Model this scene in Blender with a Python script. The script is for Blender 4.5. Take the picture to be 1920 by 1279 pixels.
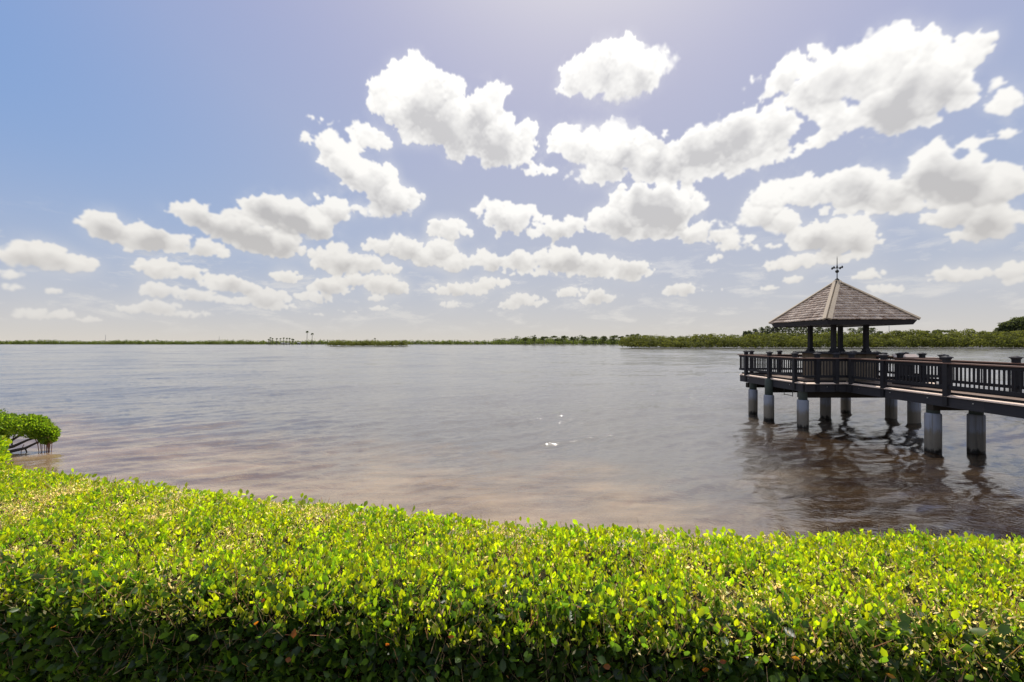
import bpy, bmesh, math, random
import numpy as np
from mathutils import Vector, Matrix
random.seed(7); rng = np.random.default_rng(11)
S = bpy.context.scene
for o in list(bpy.data.objects): bpy.data.objects.remove(o)
C = S.collection
R = math.radians

# ------------------------------------------------------------------ camera
CZ = 3.2
FPX = 780.0
cam = bpy.data.cameras.new('camera'); co = bpy.data.objects.new('camera', cam); C.objects.link(co)
co.location = (0, 0, CZ); co.rotation_euler = (R(90), 0, 0)
cam.sensor_width = 36; cam.lens = 36 * FPX / 1920; cam.shift_y = 1.5 / 1920
cam.clip_start = 0.05; cam.clip_end = 9000
S.camera = co

# ------------------------------------------------------------------ sun
SUN_AZ, SUN_EL = 14.0, 61.0      # degrees right of +Y, degrees up
sd = Vector((math.sin(R(SUN_AZ)) * math.cos(R(SUN_EL)), math.cos(R(SUN_AZ)) * math.cos(R(SUN_EL)), math.sin(R(SUN_EL))))
sun = bpy.data.lights.new('sun', 'SUN'); so = bpy.data.objects.new('sun', sun); C.objects.link(so)
sun.energy = 5.0; sun.angle = R(0.55); sun.color = (1.0, 0.95, 0.87)
so.rotation_euler = sd.to_track_quat('Z', 'Y').to_euler()

# ------------------------------------------------------------------ node helpers
class NT:
    def __init__(s, tree): s.t = tree; s.n = tree.nodes; s.l = tree.links
    def _in(s, sock, v):
        if v is None: return
        if isinstance(v, bpy.types.NodeSocket): s.l.new(v, sock)
        elif hasattr(sock.default_value, '__len__') and not hasattr(v, '__len__'): sock.default_value = (v,) * len(sock.default_value)
        elif hasattr(sock.default_value, '__len__') and len(sock.default_value) == 4 and len(v) == 3: sock.default_value = (*v, 1)
        else: sock.default_value = v
    def m(s, op, a, b=None, c=None, clamp=False):
        n = s.n.new('ShaderNodeMath'); n.operation = op; n.use_clamp = clamp
        for i, v in enumerate((a, b, c)):
            if v is not None: s._in(n.inputs[i], v)
        return n.outputs[0]
    def v(s, op, a, b=None, c=None, scale=None, out=0):
        n = s.n.new('ShaderNodeVectorMath'); n.operation = op
        for i, x in enumerate((a, b, c)):
            if x is not None: s._in(n.inputs[i], x)
        if scale is not None: s._in(n.inputs['Scale'], scale)
        return n.outputs[out]
    def mix(s, f, a, b, bt='MIX'):
        n = s.n.new('ShaderNodeMix'); n.data_type = 'RGBA'; n.blend_type = bt
        s._in(n.inputs[0], f); s._in(n.inputs[6], a); s._in(n.inputs[7], b)
        return n.outputs[2]
    def mr(s, v, a, b, c=0.0, d=1.0, smooth=False):
        n = s.n.new('ShaderNodeMapRange'); n.clamp = True
        if smooth: n.interpolation_type = 'SMOOTHSTEP'
        s._in(n.inputs[0], v)
        for i, x in enumerate((a, b, c, d)): s._in(n.inputs[i + 1], x)
        return n.outputs[0]
    def noise(s, vec, scale, detail=4, rough=0.55, dim='3D', lac=2.0, dist=0.0, w=None, col=False):
        n = s.n.new('ShaderNodeTexNoise'); n.noise_dimensions = dim
        if vec is not None: s._in(n.inputs['Vector'], vec)
        n.inputs['Scale'].default_value = scale; n.inputs['Detail'].default_value = detail
        n.inputs['Roughness'].default_value = rough; n.inputs['Lacunarity'].default_value = lac
        n.inputs['Distortion'].default_value = dist
        return n.outputs[1 if col else 0]
    def comb(s, x, y, z=0.0):
        n = s.n.new('ShaderNodeCombineXYZ')
        for i, q in enumerate((x, y, z)): s._in(n.inputs[i], q)
        return n.outputs[0]
    def sep(s, v):
        n = s.n.new('ShaderNodeSeparateXYZ'); s._in(n.inputs[0], v); return n.outputs

# ------------------------------------------------------------------ world: Nishita sky, haze toward the horizon, broken cumulus
world = bpy.data.worlds.new('World'); S.world = world; world.use_nodes = True
W = NT(world.node_tree); W.n.clear()
STR = 0.1
K = 1.0 / STR
geo = W.n.new('ShaderNodeTexCoord')
d = W.v('NORMALIZE', geo.outputs['Generated'])
dx, dy, dz = W.sep(d)
az = W.m('ARCTAN2', dx, dy)
el = W.m('ARCSINE', dz)
P = W.comb(az, el, 0.0)
sky = W.n.new('ShaderNodeTexSky'); sky.sky_type = 'NISHITA'; sky.sun_disc = False
sky.sun_elevation = R(SUN_EL); sky.sun_rotation = R(SUN_AZ); sky.altitude = 0; sky.air_density = 1.0; sky.dust_density = 1.6; sky.ozone_density = 1.5
# clear-sky colour: Nishita lifted by thin high haze
base = W.mix(1.0, sky.outputs[0], (0.62, 0.62, 0.72, 1), 'MULTIPLY')
sdot = W.m('MAXIMUM', W.v('DOT_PRODUCT', d, tuple(sd), out=1), 0.0)
clear = W.mix(W.mr(sdot, 0.45, 0.97, 0.0, 1.0, True), (0.165 * K, 0.375 * K, 0.79 * K, 1), (0.51 * K, 0.50 * K, 0.70 * K, 1))
clear = W.mix(0.22, clear, base)
hz = W.m('POWER', W.m('SUBTRACT', 1.0, W.m('MULTIPLY', W.m('MAXIMUM', el, 0.0), 1.35, clamp=True), clamp=True), W.mr(sdot, 0.35, 0.70, 3.3, 1.7))
clear = W.mix(hz, clear, (0.68 * K, 0.640 * K, 0.580 * K, 1))
glow = W.m('MULTIPLY', W.m('POWER', sdot, 16.0), 0.62 * K)
clear = W.mix(1.0, clear, W.comb(glow, W.m('MULTIPLY', glow, 0.93), W.m('MULTIPLY', glow, 0.38)), 'ADD')

CL = []   # cloud lobes: direction of the centre (azimuth, elevation) and angular half sizes
def lobe(px, py, rx, ry):
    u = (px - 960) / FPX
    a = math.atan(u); h = math.hypot(FPX, px - 960); e = math.atan((641 - py) / h)
    ra = (math.atan((px + rx - 960) / FPX) - math.atan((px - rx - 960) / FPX)) / 2
    re = (math.atan((641 - py + ry) / h) - math.atan((641 - py - ry) / h)) / 2
    CL.append((a, e, ra, re))
for q in [
 (790,180,82,62),(745,205,52,34),(860,245,105,58),(940,275,66,52),(925,190,32,34),(820,235,80,40),(900,215,60,40),
 (1105,135,58,52),(1180,135,68,52),(1150,160,85,40),(1070,170,35,20),
 (1455,150,72,34),(1560,150,90,52),(1640,130,110,60),(1730,155,110,62),(1660,200,150,48),(1790,190,75,26),(1700,240,60,18),(1430,185,50,14),(1560,205,90,36),(1500,180,60,28),
 (1885,198,40,22),(1830,265,80,18),(1890,252,40,14),
 (1070,270,62,42),(1150,270,80,44),(1200,310,120,42),(1310,275,110,48),(1390,255,110,48),(1300,320,120,30),(1450,235,55,30),(1540,262,50,24),(1440,295,70,20),(1000,320,58,18),(1130,325,70,22),(1600,285,40,10),
 (625,268,52,26),(690,258,42,22),(640,310,48,32),(690,340,52,38),(735,375,44,34),(600,225,34,10),(700,398,70,14),(620,392,36,28),(770,368,24,10),
 (500,395,52,30),(545,405,50,34),(595,425,40,32),(360,405,50,30),(420,425,70,30),(480,450,72,26),(530,460,50,24),
 (195,428,52,25),(260,445,70,27),(330,458,62,24),(385,470,50,16),
 (30,480,40,24),(85,482,42,24),(135,495,42,16),(15,515,32,11),(20,540,22,9),(97,547,17,6),
 (300,503,44,20),(350,512,44,16),(420,532,46,16),(460,540,30,12),
 (300,575,46,12),(255,582,40,8),(370,555,50,13),(430,566,40,8),(500,560,42,16),(520,575,40,9),(590,560,36,13),(60,590,40,9),(115,590,22,9),(300,545,40,14),(345,590,60,7),
 (842,432,42,19),(540,521,29,12),(630,485,48,28),(680,495,42,17),(725,505,26,9),(620,538,42,16),(665,527,44,14),(715,535,42,18),(745,542,24,12),
 (715,465,36,14),(755,465,36,22),(800,482,40,18),(830,470,28,18),(850,495,30,18),
 (925,395,38,22),(970,410,62,30),(1040,430,58,26),(1000,440,70,12),(1200,385,62,42),(1245,390,66,44),(1155,420,58,30),(1230,430,90,26),(1300,440,44,22),
 (920,490,40,20),(980,490,52,20),(1050,485,52,28),(1110,500,50,20),(1180,508,54,20),(1020,510,90,12),
 (860,545,52,13),(915,533,44,10),(955,575,22,9),(990,565,36,12),(1068,550,30,9),(1112,560,42,16),(845,572,22,6),
 (1275,545,34,15),(1330,546,48,7),(1290,535,24,8),
 (1430,405,50,24),(1470,420,40,20),(1370,455,50,16),(1420,465,40,10),(1350,420,40,8),(1520,448,52,22),(1570,445,62,32),(1620,455,40,18),(1480,495,60,14),(1560,485,70,12),
 (1440,368,48,26),(1510,355,62,30),(1590,350,72,38),(1660,365,60,32),(1750,320,52,46),(1800,335,60,46),(1870,350,70,42),(1700,385,80,20),(1790,400,60,26),(1870,410,60,36),(1830,440,60,16),(1600,390,70,12),
 (1790,518,62,13),(1770,512,28,10),(1895,510,34,16),(1900,528,28,8),(1660,542,36,9),(1628,517,30,10),(1440,542,19,7),(1485,525,18,6),(1335,487,20,8),(1450,500,24,7),(1690,235,100,22),(1345,600,1,1),
 (650,585,18,3),(710,580,18,5),(705,560,16,7),(590,590,16,3),(165,600,30,4),(1350,440,40,14)]:
    lobe(*q)
# billows are grown from the lobes and kept as an opacity and a shade over azimuth and elevation
def cloud_maps(CL, A0=-1.04, A1=1.04, E1=0.78, D=1000, seed=4):
    """opacity and shade of broken cumulus over azimuth A0..A1, elevation 0..E1 (radians), grown from billows"""
    rg = random.Random(seed); W_ = int((A1 - A0) * D); H_ = int(E1 * D)
    T = np.zeros((H_, W_), np.float32); Hm = np.zeros((H_, W_), np.float32)
    def splat(a, e, r, w, base=0.0):
        ce = max(math.cos(e), .25); rx = r / ce * D; ry = r * D
        cx = (a - A0) * D; cy = e * D
        x0, x1 = int(max(cx - rx, 0)), int(min(cx + rx + 2, W_)); y0, y1 = int(max(cy - ry, 0)), int(min(cy + ry + 2, H_))
        if x1 <= x0 or y1 <= y0: return
        X = (np.arange(x0, x1, dtype=np.float32) - cx) / rx; Y = (np.arange(y0, y1, dtype=np.float32) - cy) / ry
        q = np.maximum(1 - (X[None] ** 2 + Y[:, None] ** 2), 0)
        T[y0:y1, x0:x1] += q * q * (w * r)
        h = Hm[y0:y1, x0:x1]; np.maximum(h, (np.sqrt(q) * r + base) * (q > 0), out=h)
    for (a, e, ra, re) in CL:
        ce = math.cos(e); asp = (ra * ce) / re
        ra *= 1.24; re *= 1.26
        for k in range(int(6 + 11 * min(asp, 4))):
            t = rg.uniform(0, 6.2832); u = math.sqrt(rg.random()) * .88
            r = re * rg.uniform(.30, .58) * (1.05 - .42 * u); s = math.sin(t)
            px_ = a + math.cos(t) * u * (ra - r / ce * .6); py_ = e + s * u * (re - r * .6) * (1 if s > 0 else .72)
            splat(px_, py_, r, 1.0)
            for j in range(6):
                t2 = rg.uniform(0, 6.2832); r2 = r * rg.uniform(.28, .5)
                x2 = px_ + math.cos(t2) * r * rg.uniform(.7, 1.0) / ce; y2 = py_ + math.sin(t2) * r * rg.uniform(.65, .95)
                splat(x2, y2, r2, .9, r * .45)
                if r2 * D > 5:
                    for m in range(5):
                        t3 = rg.uniform(0, 6.2832); r3 = r2 * rg.uniform(.25, .5)
                        splat(x2 + math.cos(t3) * r2 * rg.uniform(.7, 1.05) / ce, y2 + math.sin(t3) * r2 * rg.uniform(.7, 1.0), r3, .8, r * .45 + r2 * .4)
        splat(a, e, re * .85, .6)
    def lattice(f, sd, dens=1.0):      # spline noise, f cells per radian
        nx, ny = max(int(f * (A1 - A0)), 2), max(int(f * E1), 2)
        g = np.random.default_rng(sd).normal(size=(ny + 4, nx + 4)).astype(np.float32)
        def ax(n, m, A):
            t = np.arange(n, dtype=np.float32) / n * m; i = t.astype(int); f_ = (t - i)[:, None]
            return A[i] * ((1 - f_) ** 3 / 6) + A[i + 1] * ((3 * f_ ** 3 - 6 * f_ ** 2 + 4) / 6) + A[i + 2] * ((-3 * f_ ** 3 + 3 * f_ ** 2 + 3 * f_ + 1) / 6) + A[i + 3] * (f_ ** 3 / 6)
        return np.ascontiguousarray(ax(W_, nx, ax(H_, ny, g).T.copy()).T)
    fb = 0; amp = 1.0; tot = 0
    for k, f in enumerate((8, 16, 32, 64, 128, 256, 450)):
        fb = fb + amp * lattice(f, 100 + k); tot += amp * amp; amp *= .62
    fb = fb / (math.sqrt(tot) * .45); low = lattice(10, 77) * 1.6
    def blur(A, k):
        def b1(A, k):
            c = np.cumsum(np.concatenate([np.repeat(A[:1], k + 1, 0), A, np.repeat(A[-1:], k, 0)]), 0, dtype=np.float64)
            return ((c[2 * k + 1:] - c[:-2 * k - 1]) / (2 * k + 1)).astype(np.float32)
        for _ in range(2): A = b1(b1(A, k).T.copy(), k).T.copy()
        return A
    yy, xx = np.mgrid[0:H_, 0:W_].astype(np.float32); elv = np.clip(yy / D, 0, .7)
    ap = (2.0 + 9 * elv) * .8
    xi = np.clip(xx + (lattice(230, 5) * .5 + lattice(420, 6) * .35 + lattice(64, 9)) * ap, 0, W_ - 1).astype(np.int32)
    yi = np.clip(yy + (lattice(230, 7) * .5 + lattice(420, 8) * .35 + lattice(64, 10)) * ap, 0, H_ - 1).astype(np.int32)
    T = T[yi, xi]; Hm = Hm[yi, xi]
    sc = .012 + .10 * elv
    t = T / sc
    a_ = t + .25 * fb * (t > 0)
    al = np.clip((a_ - .03) / (.11 + .32 * np.clip(lattice(14, 55), 0, 1)), 0, 1); al = blur(al * al * (3 - 2 * al), 1)
    tc = np.minimum(t, 3.0); thick = blur(tc, 9); tb = blur(tc, 5); hs = blur(Hm, 1)
    relief = (hs - blur(Hm, 9)) / sc
    up = (np.roll(hs, -2, 0) - np.roll(hs, 2, 0)) / (4 / D)
    k = 5 + 55 * elv; xx = xx.astype(np.int32)
    under = tb[np.clip(yy + k, 0, H_ - 1).astype(np.int32), xx] - tb[np.clip(yy - k, 0, H_ - 1).astype(np.int32), xx]
    fm = 0; amp = 1.0
    for k_, f in enumerate((26, 52, 104, 208, 400)): fm = fm + amp * lattice(f, 300 + k_); amp *= .68
    s = .08 + .82 * np.clip((thick - .28) / 2.2, 0, 1) ** .8 * (.75 + .5 * np.clip(low + .2, -1, 1)) + .21 * fm * np.clip(thick * 1.2, 0, 1) + .20 * np.clip(under, -1, 2) + .22 * np.clip(up, -1, 1.2) - .75 * np.clip(relief, -.6, .6) + .05 * fb
    wisp = np.clip(fb * .35 + .15 + .4 * lattice(9, 61), 0, 1) * np.clip(blur((t > .05).astype(np.float32), 14) * 1.6, 0, 1)
    al = np.maximum(al, .55 * wisp)
    return al, np.clip(blur(s, 1), 0, 1)

al_, sh_ = cloud_maps(CL)
ci = bpy.data.images.new('cloud_field', al_.shape[1], al_.shape[0], float_buffer=True, is_data=True)
buf = np.ones((al_.shape[0], al_.shape[1], 4), np.float32); buf[..., 0] = al_; buf[..., 1] = sh_; buf[..., 2] = 0
ci.pixels.foreach_set(buf.ravel()); ci.update(); ci.pack()
ti = W.n.new('ShaderNodeTexImage'); ti.image = ci; ti.extension = 'CLIP'; ti.interpolation = 'Cubic'
W.l.new(W.comb(W.m('DIVIDE', W.m('ADD', az, 1.04), 2.08), W.m('DIVIDE', el, 0.78)), ti.inputs[0])
cr_, cg_, _cb = W.sep(ti.outputs[0])
# broken field goes on beyond the view, cover thickened for neutral fill light
outside = W.m('MAXIMUM', W.mr(W.m('ABSOLUTE', az), 0.98, 1.03), W.mr(el, 0.72, 0.77))
fnz = W.noise(W.v('MULTIPLY', d, (1, 1, 2.2)), 3.2, 8, 0.6)
oal = W.m('MULTIPLY', W.m('MULTIPLY', W.mr(fnz, 0.47, 0.55, 0, 1, True), W.mr(el, 0.02, 0.12)), outside)
alpha = W.m('MAXIMUM', W.m('MULTIPLY', cr_, W.m('SUBTRACT', 1.0, outside)), oal)
shade = W.m('MAXIMUM', W.m('MULTIPLY', cg_, W.m('SUBTRACT', 1.0, outside)), W.m('MULTIPLY', W.mr(fnz, 0.58, 0.75, 0, 0.8), outside))
thin = W.noise(W.v('MULTIPLY', P, (9, 27, 1)), 1.0, 8, 0.64, dist=0.25)
thin = W.m('MULTIPLY', W.mr(thin, 0.48, 0.66, 0, 0.50, True), W.m('MULTIPLY', W.mr(el, 0.012, 0.05), W.mr(el, 0.14, 0.24, 1, 0)))
alpha = W.m('MULTIPLY', alpha, W.mr(el, 0.0, 0.13, 0.55, 1.0))
alpha = W.m('MAXIMUM', alpha, thin)
# thick middles are grey, thin rims and sunward puffs white
near = W.mr(sdot, 0.55, 0.97, 0.90, 1.20)
lit = W.v('SCALE', (1.0 * K, 0.985 * K, 0.955 * K), scale=near)
dark = W.v('SCALE', (0.50 * K, 0.495 * K, 0.505 * K), scale=W.mr(sdot, 0.55, 1.0, 1.0, 1.45))
ccol = W.mix(shade, lit, dark)
ccol = W.mix(W.mr(el, 0.0, 0.30, 0.62, 0.0), ccol, (0.74 * K, 0.70 * K, 0.64 * K, 1))
final = W.mix(alpha, clear, ccol)
# below the horizon: what a far hazy sea gives back
final = W.mix(W.mr(el, -0.03, 0.0, 1, 0), final, (0.40 * K, 0.40 * K, 0.38 * K, 1))
bg = W.n.new('ShaderNodeBackground'); bg.inputs[1].default_value = STR
W.l.new(final, bg.inputs[0])
wo = W.n.new('ShaderNodeOutputWorld'); W.l.new(bg.outputs[0], wo.inputs[0])
world.cycles.sampling_method = 'MANUAL'; world.cycles.sample_map_resolution = 512

S.view_settings.view_transform = 'Standard'; S.view_settings.look = 'None'
S.view_settings.exposure = 0.0; S.view_settings.gamma = 1.0; S.view_settings.use_curve_mapping = False

# ------------------------------------------------------------------ object helpers
def tag(o, label=None, cat=None, group=None, kind=None):
    if label: o['label'] = label
    if cat: o['category'] = cat
    if group: o['group'] = group
    if kind: o['kind'] = kind
    return o
def empty(name, loc, label, cat, group=None):
    o = bpy.data.objects.new(name, None); C.objects.link(o); o.location = loc
    o.empty_display_size = 0.2
    return tag(o, label, cat, group)
def link(name, me, parent=None, kind=None, loc=None):
    o = bpy.data.objects.new(name, me); C.objects.link(o)
    if parent is not None:
        o.parent = parent
        w = worldloc(parent)
        o.location = Vector(loc if loc is not None else (0, 0, 0)) - w
    elif loc is not None: o.location = loc
    if kind: o['kind'] = kind
    return o
def worldloc(o):
    v = Vector(o.location)
    while o.parent is not None:
        o = o.parent; v += Vector(o.location)
    return v
def smooth(me, on=True):
    me.polygons.foreach_set('use_smooth', [on] * len(me.polygons)); return me
class MB:
    """collects boxes, prisms and tubes into one mesh"""
    def __init__(s): s.v = []; s.f = []
    def add(s, vs, fs):
        b = len(s.v); s.v += [tuple(p) for p in vs]; s.f += [tuple(b + i for i in f) for f in fs]; return s
    def box(s, x0, x1, y0, y1, z0, z1, ch=0.0):
        if ch <= 0:
            vs = [(x, y, z) for z in (z0, z1) for (x, y) in ((x0, y0), (x1, y0), (x1, y1), (x0, y1))]
            return s.add(vs, [(3, 2, 1, 0), (4, 5, 6, 7), (0, 1, 5, 4), (1, 2, 6, 5), (2, 3, 7, 6), (3, 0, 4, 7)])
        vs = []
        for z, k in ((z0, ch), (z0 + ch, 0), (z1 - ch, 0), (z1, ch)):
            vs += [(x0 + k, y0 + k, z), (x1 - k, y0 + k, z), (x1 - k, y1 - k, z), (x0 + k, y1 - k, z)]
        fs = [(3, 2, 1, 0), (12, 13, 14, 15)]
        for r in range(3):
            for i in range(4):
                j = (i + 1) % 4; fs.append((r * 4 + i, r * 4 + j, r * 4 + 4 + j, r * 4 + 4 + i))
        return s.add(vs, fs)
    def loft(s, rings, cap=True):
        n = len(rings[0]); vs = [p for r in rings for p in r]; fs = []
        for r in range(len(rings) - 1):
            for i in range(n):
                j = (i + 1) % n; fs.append((r * n + i, r * n + j, (r + 1) * n + j, (r + 1) * n + i))
        if cap: fs.append(tuple(reversed(range(n)))); fs.append(tuple(range((len(rings) - 1) * n, len(rings) * n)))
        return s.add(vs, fs)
    def lathe(s, cx, cy, prof, n=20):
        return s.loft([[(cx + r * math.cos(2 * math.pi * i / n), cy + r * math.sin(2 * math.pi * i / n), z) for i in range(n)] for r, z in prof])
    def tube(s, pts, rad, n=6):
        pts = [Vector(p) for p in pts]
        if not hasattr(rad, '__len__'): rad = [rad] * len(pts)
        rings = []
        for i, p in enumerate(pts):
            t = (pts[min(i + 1, len(pts) - 1)] - pts[max(i - 1, 0)]).normalized()
            a = t.cross(Vector((0, 0, 1)) if abs(t.z) < 0.9 else Vector((1, 0, 0))).normalized(); b = t.cross(a)
            rings.append([tuple(p + (a * math.cos(2 * math.pi * k / n) + b * math.sin(2 * math.pi * k / n)) * rad[i]) for k in range(n)])
        return s.loft(rings)
    def mesh(s, name, mat=None, sm=False):
        me = bpy.data.meshes.new(name); me.from_pydata(s.v, [], s.f)
        if mat: me.materials.append(mat)
        me.validate()
        if sm: smooth(me)
        return me
    def build(s, name, mat, parent=None, kind=None, sm=False):
        me = s.mesh(name, mat, sm)
        return link(name, me, parent, kind)
def np_mesh(name, V, F, mat, attr=None, sm=False):
    """V (n,3) float, F (m,3|4) int; attr (n,4) colour per vertex"""
    me = bpy.data.meshes.new(name); k = F.shape[1]
    me.vertices.add(len(V)); me.vertices.foreach_set('co', np.ascontiguousarray(V, dtype=np.float32).ravel())
    me.loops.add(F.size); me.loops.foreach_set('vertex_index', np.ascontiguousarray(F, dtype=np.int32).ravel())
    me.polygons.add(len(F)); me.polygons.foreach_set('loop_start', np.arange(0, F.size, k, dtype=np.int32))
    me.polygons.foreach_set('loop_total', np.full(len(F), k, dtype=np.int32))
    if sm: me.polygons.foreach_set('use_smooth', np.ones(len(F), dtype=bool))
    me.update(calc_edges=True)
    if attr is not None:
        a = me.color_attributes.new('tone', 'FLOAT_COLOR', 'POINT'); a.data.foreach_set('color', np.ascontiguousarray(attr, dtype=np.float32).ravel())
    if mat: me.materials.append(mat)
    return me

# ------------------------------------------------------------------ materials
def mat(name):
    m = bpy.data.materials.new(name); m.use_nodes = True; t = NT(m.node_tree); t.n.clear()
    out = t.n.new('ShaderNodeOutputMaterial'); return m, t, out
def pbr(t, out, col, rough=0.6, spec=0.5, bump=None, bstr=0.3, bdist=0.01, metal=0.0):
    b = t.n.new('ShaderNodeBsdfPrincipled'); t._in(b.inputs['Base Color'], col); t._in(b.inputs['Roughness'], rough)
    b.inputs['Specular IOR Level'].default_value = spec; b.inputs['Metallic'].default_value = metal
    if bump is not None:
        bn = t.n.new('ShaderNodeBump'); bn.inputs['Strength'].default_value = bstr; bn.inputs['Distance'].default_value = bdist
        t._in(bn.inputs['Height'], bump); t.l.new(bn.outputs[0], b.inputs['Normal'])
    t.l.new(b.outputs[0], out.inputs[0]); return b
def coords(t): return t.n.new('ShaderNodeTexCoord').outputs['Object']
def wpos(t): return t.n.new('ShaderNodeNewGeometry').outputs['Position']
def painted_wood(name, c1, c2, rough=0.55, grain=(3, 60, 60), spec=0.3):
    m, t, out = mat(name); p = wpos(t)
    g = t.noise(t.v('MULTIPLY', p, grain), 1.0, 5, 0.6); w = t.noise(p, 3.0, 5, 0.65)
    oi = t.n.new('ShaderNodeObjectInfo').outputs['Random']
    f = t.m('ADD', t.m('MULTIPLY', w, 0.7), t.m('MULTIPLY', oi, 0.3))
    col = t.mix(t.mr(f, 0.3, 0.72), c1, c2)
    col = t.mix(t.mr(g, 0.35, 0.7, 0, 0.35), col, tuple(x * 0.5 for x in c1[:3]) + (1,))
    pbr(t, out, col, t.mr(w, 0.3, 0.7, rough - 0.1, rough + 0.15), spec, g, 0.35, 0.004)
    return m
M_navy = painted_wood('navy_grey_paint', (0.019, 0.019, 0.023, 1), (0.036, 0.034, 0.037, 1), 0.65, spec=0.12)
M_fascia = painted_wood('fascia_paint', (0.026, 0.027, 0.035, 1), (0.050, 0.046, 0.050, 1), 0.65, (2, 2, 40), 0.15)
M_rail = painted_wood('rail_red_brown', (0.16, 0.085, 0.062, 1), (0.26, 0.16, 0.12, 1), 0.55)
M_sunlit_edge = painted_wood('sunlit_edge_wood', (0.66, 0.50, 0.40, 1), (0.82, 0.66, 0.54, 1), 0.7)
M_deck = painted_wood('deck_wood', (0.16, 0.11, 0.085, 1), (0.25, 0.18, 0.14, 1), 0.7)
M_beam = painted_wood('beam_wood', (0.028, 0.024, 0.020, 1), (0.055, 0.045, 0.036, 1), 0.8, spec=0.1)
M_plank = painted_wood('counter_planks', (0.12, 0.092, 0.060, 1), (0.21, 0.17, 0.125, 1), 0.75, (40, 40, 3))
M_hip = painted_wood('hip_boards', (0.27, 0.215, 0.16, 1), (0.41, 0.34, 0.265, 1), 0.8, (30, 30, 30))
M_panel = painted_wood('pale_panel', (0.50, 0.38, 0.34, 1), (0.60, 0.50, 0.45, 1), 0.45)
def shingle_mat():
    m, t, out = mat('cedar_shingle'); a = t.n.new('ShaderNodeAttribute'); a.attribute_name = 'tone'
    p = wpos(t); g = t.noise(t.v('MULTIPLY', p, (60, 60, 12)), 1, 4, 0.6); w = t.noise(p, 1.6, 4, 0.6)
    r = t.sep(a.outputs['Vector'])[0]
    col = t.mix(r, (0.34, 0.225, 0.165, 1), (0.88, 0.72, 0.59, 1))
    col = t.mix(t.mr(w, 0.45, 0.7, 0, 0.2), col, (0.13, 0.085, 0.07, 1))
    col = t.mix(t.mr(g, 0.4, 0.75, 0, 0.25), col, (0.12, 0.09, 0.07, 1))
    pbr(t, out, col, 0.6, 0.5, g, 0.4, 0.005); return m
M_shingle = shingle_mat()
def pile_mat():
    m, t, out = mat('pile_concrete'); p = wpos(t); x, y, z = t.sep(p)
    n = t.noise(t.v('MULTIPLY', p, (6, 6, 1.2)), 1.5, 5, 0.65); f = t.noise(p, 30, 4, 0.6)
    zz = t.m('ADD', z, t.m('ADD', t.m('MULTIPLY', t.m('SUBTRACT', n, 0.5), 0.45), t.m('MULTIPLY', t.m('SUBTRACT', f, 0.5), 0.22)))
    col = t.mix(t.mr(zz, 0.50, 0.72, 0, 1, True), (0.19, 0.165, 0.135, 1), (0.24, 0.255, 0.31, 1))
    st = t.noise(t.v('MULTIPLY', p, (14, 14, 0.7)), 1.0, 4, 0.6)
    col = t.mix(t.mr(st, 0.48, 0.68, 0, 0.6, True), col, (0.10, 0.090, 0.075, 1)); col = t.mix(t.mr(n, 0.5, 0.75, 0, 0.4), col, (0.24, 0.22, 0.19, 1))
    col = t.mix(t.mr(zz, 0.02, 0.12, 1, 0, True), col, (0.018, 0.015, 0.012, 1))
    pbr(t, out, col, t.mr(zz, 0.1, 0.2, 0.35, 0.8), 0.4, f, 0.3, 0.004); return m
M_pile = pile_mat()
M_neck = painted_wood('pile_neck_green', (0.045, 0.060, 0.055, 1), (0.09, 0.105, 0.095, 1), 0.7)
def simple(name, col, rough=0.6, metal=0.0, spec=0.4, ns=20):
    m, t, out = mat(name); n = t.noise(wpos(t), ns, 4, 0.6)
    c = t.mix(t.mr(n, 0.3, 0.7, 0, 0.5), col, tuple(x * 0.6 for x in col[:3]) + (1,)); pbr(t, out, c, rough, spec, n, 0.15, 0.003, metal); return m
M_iron = simple('black_iron', (0.035, 0.037, 0.035, 1), 0.5, 0.6)
M_bolt = simple('galvanised_bolt', (0.6, 0.6, 0.58, 1), 0.35, 0.9)
M_white = simple('white_wall', (0.24, 0.24, 0.225, 1), 0.6, ns=0.5)
M_grey = simple('grey_mast', (0.35, 0.36, 0.37, 1), 0.6, ns=0.5)
M_bark = simple('dark_bark', (0.055, 0.042, 0.034, 1), 0.85, ns=25)
M_root = simple('reddish_root', (0.22, 0.10, 0.055, 1), 0.8, ns=25)
M_fartrunk = simple('far_trunk', (0.13, 0.11, 0.09, 1), 0.9, ns=1)
def ground_mat():
    m, t, out = mat('soil_and_sand'); p = wpos(t); n = t.noise(p, 1.2, 6, 0.65); f = t.noise(p, 25, 4, 0.6)
    col = t.mix(n, (0.09, 0.07, 0.045, 1), (0.24, 0.19, 0.13, 1)); col = t.mix(t.mr(f, 0.4, 0.7), col, (0.06, 0.07, 0.03, 1))
    pbr(t, out, col, 0.95, 0.1, f, 0.6, 0.03); return m
M_ground = ground_mat()
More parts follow.
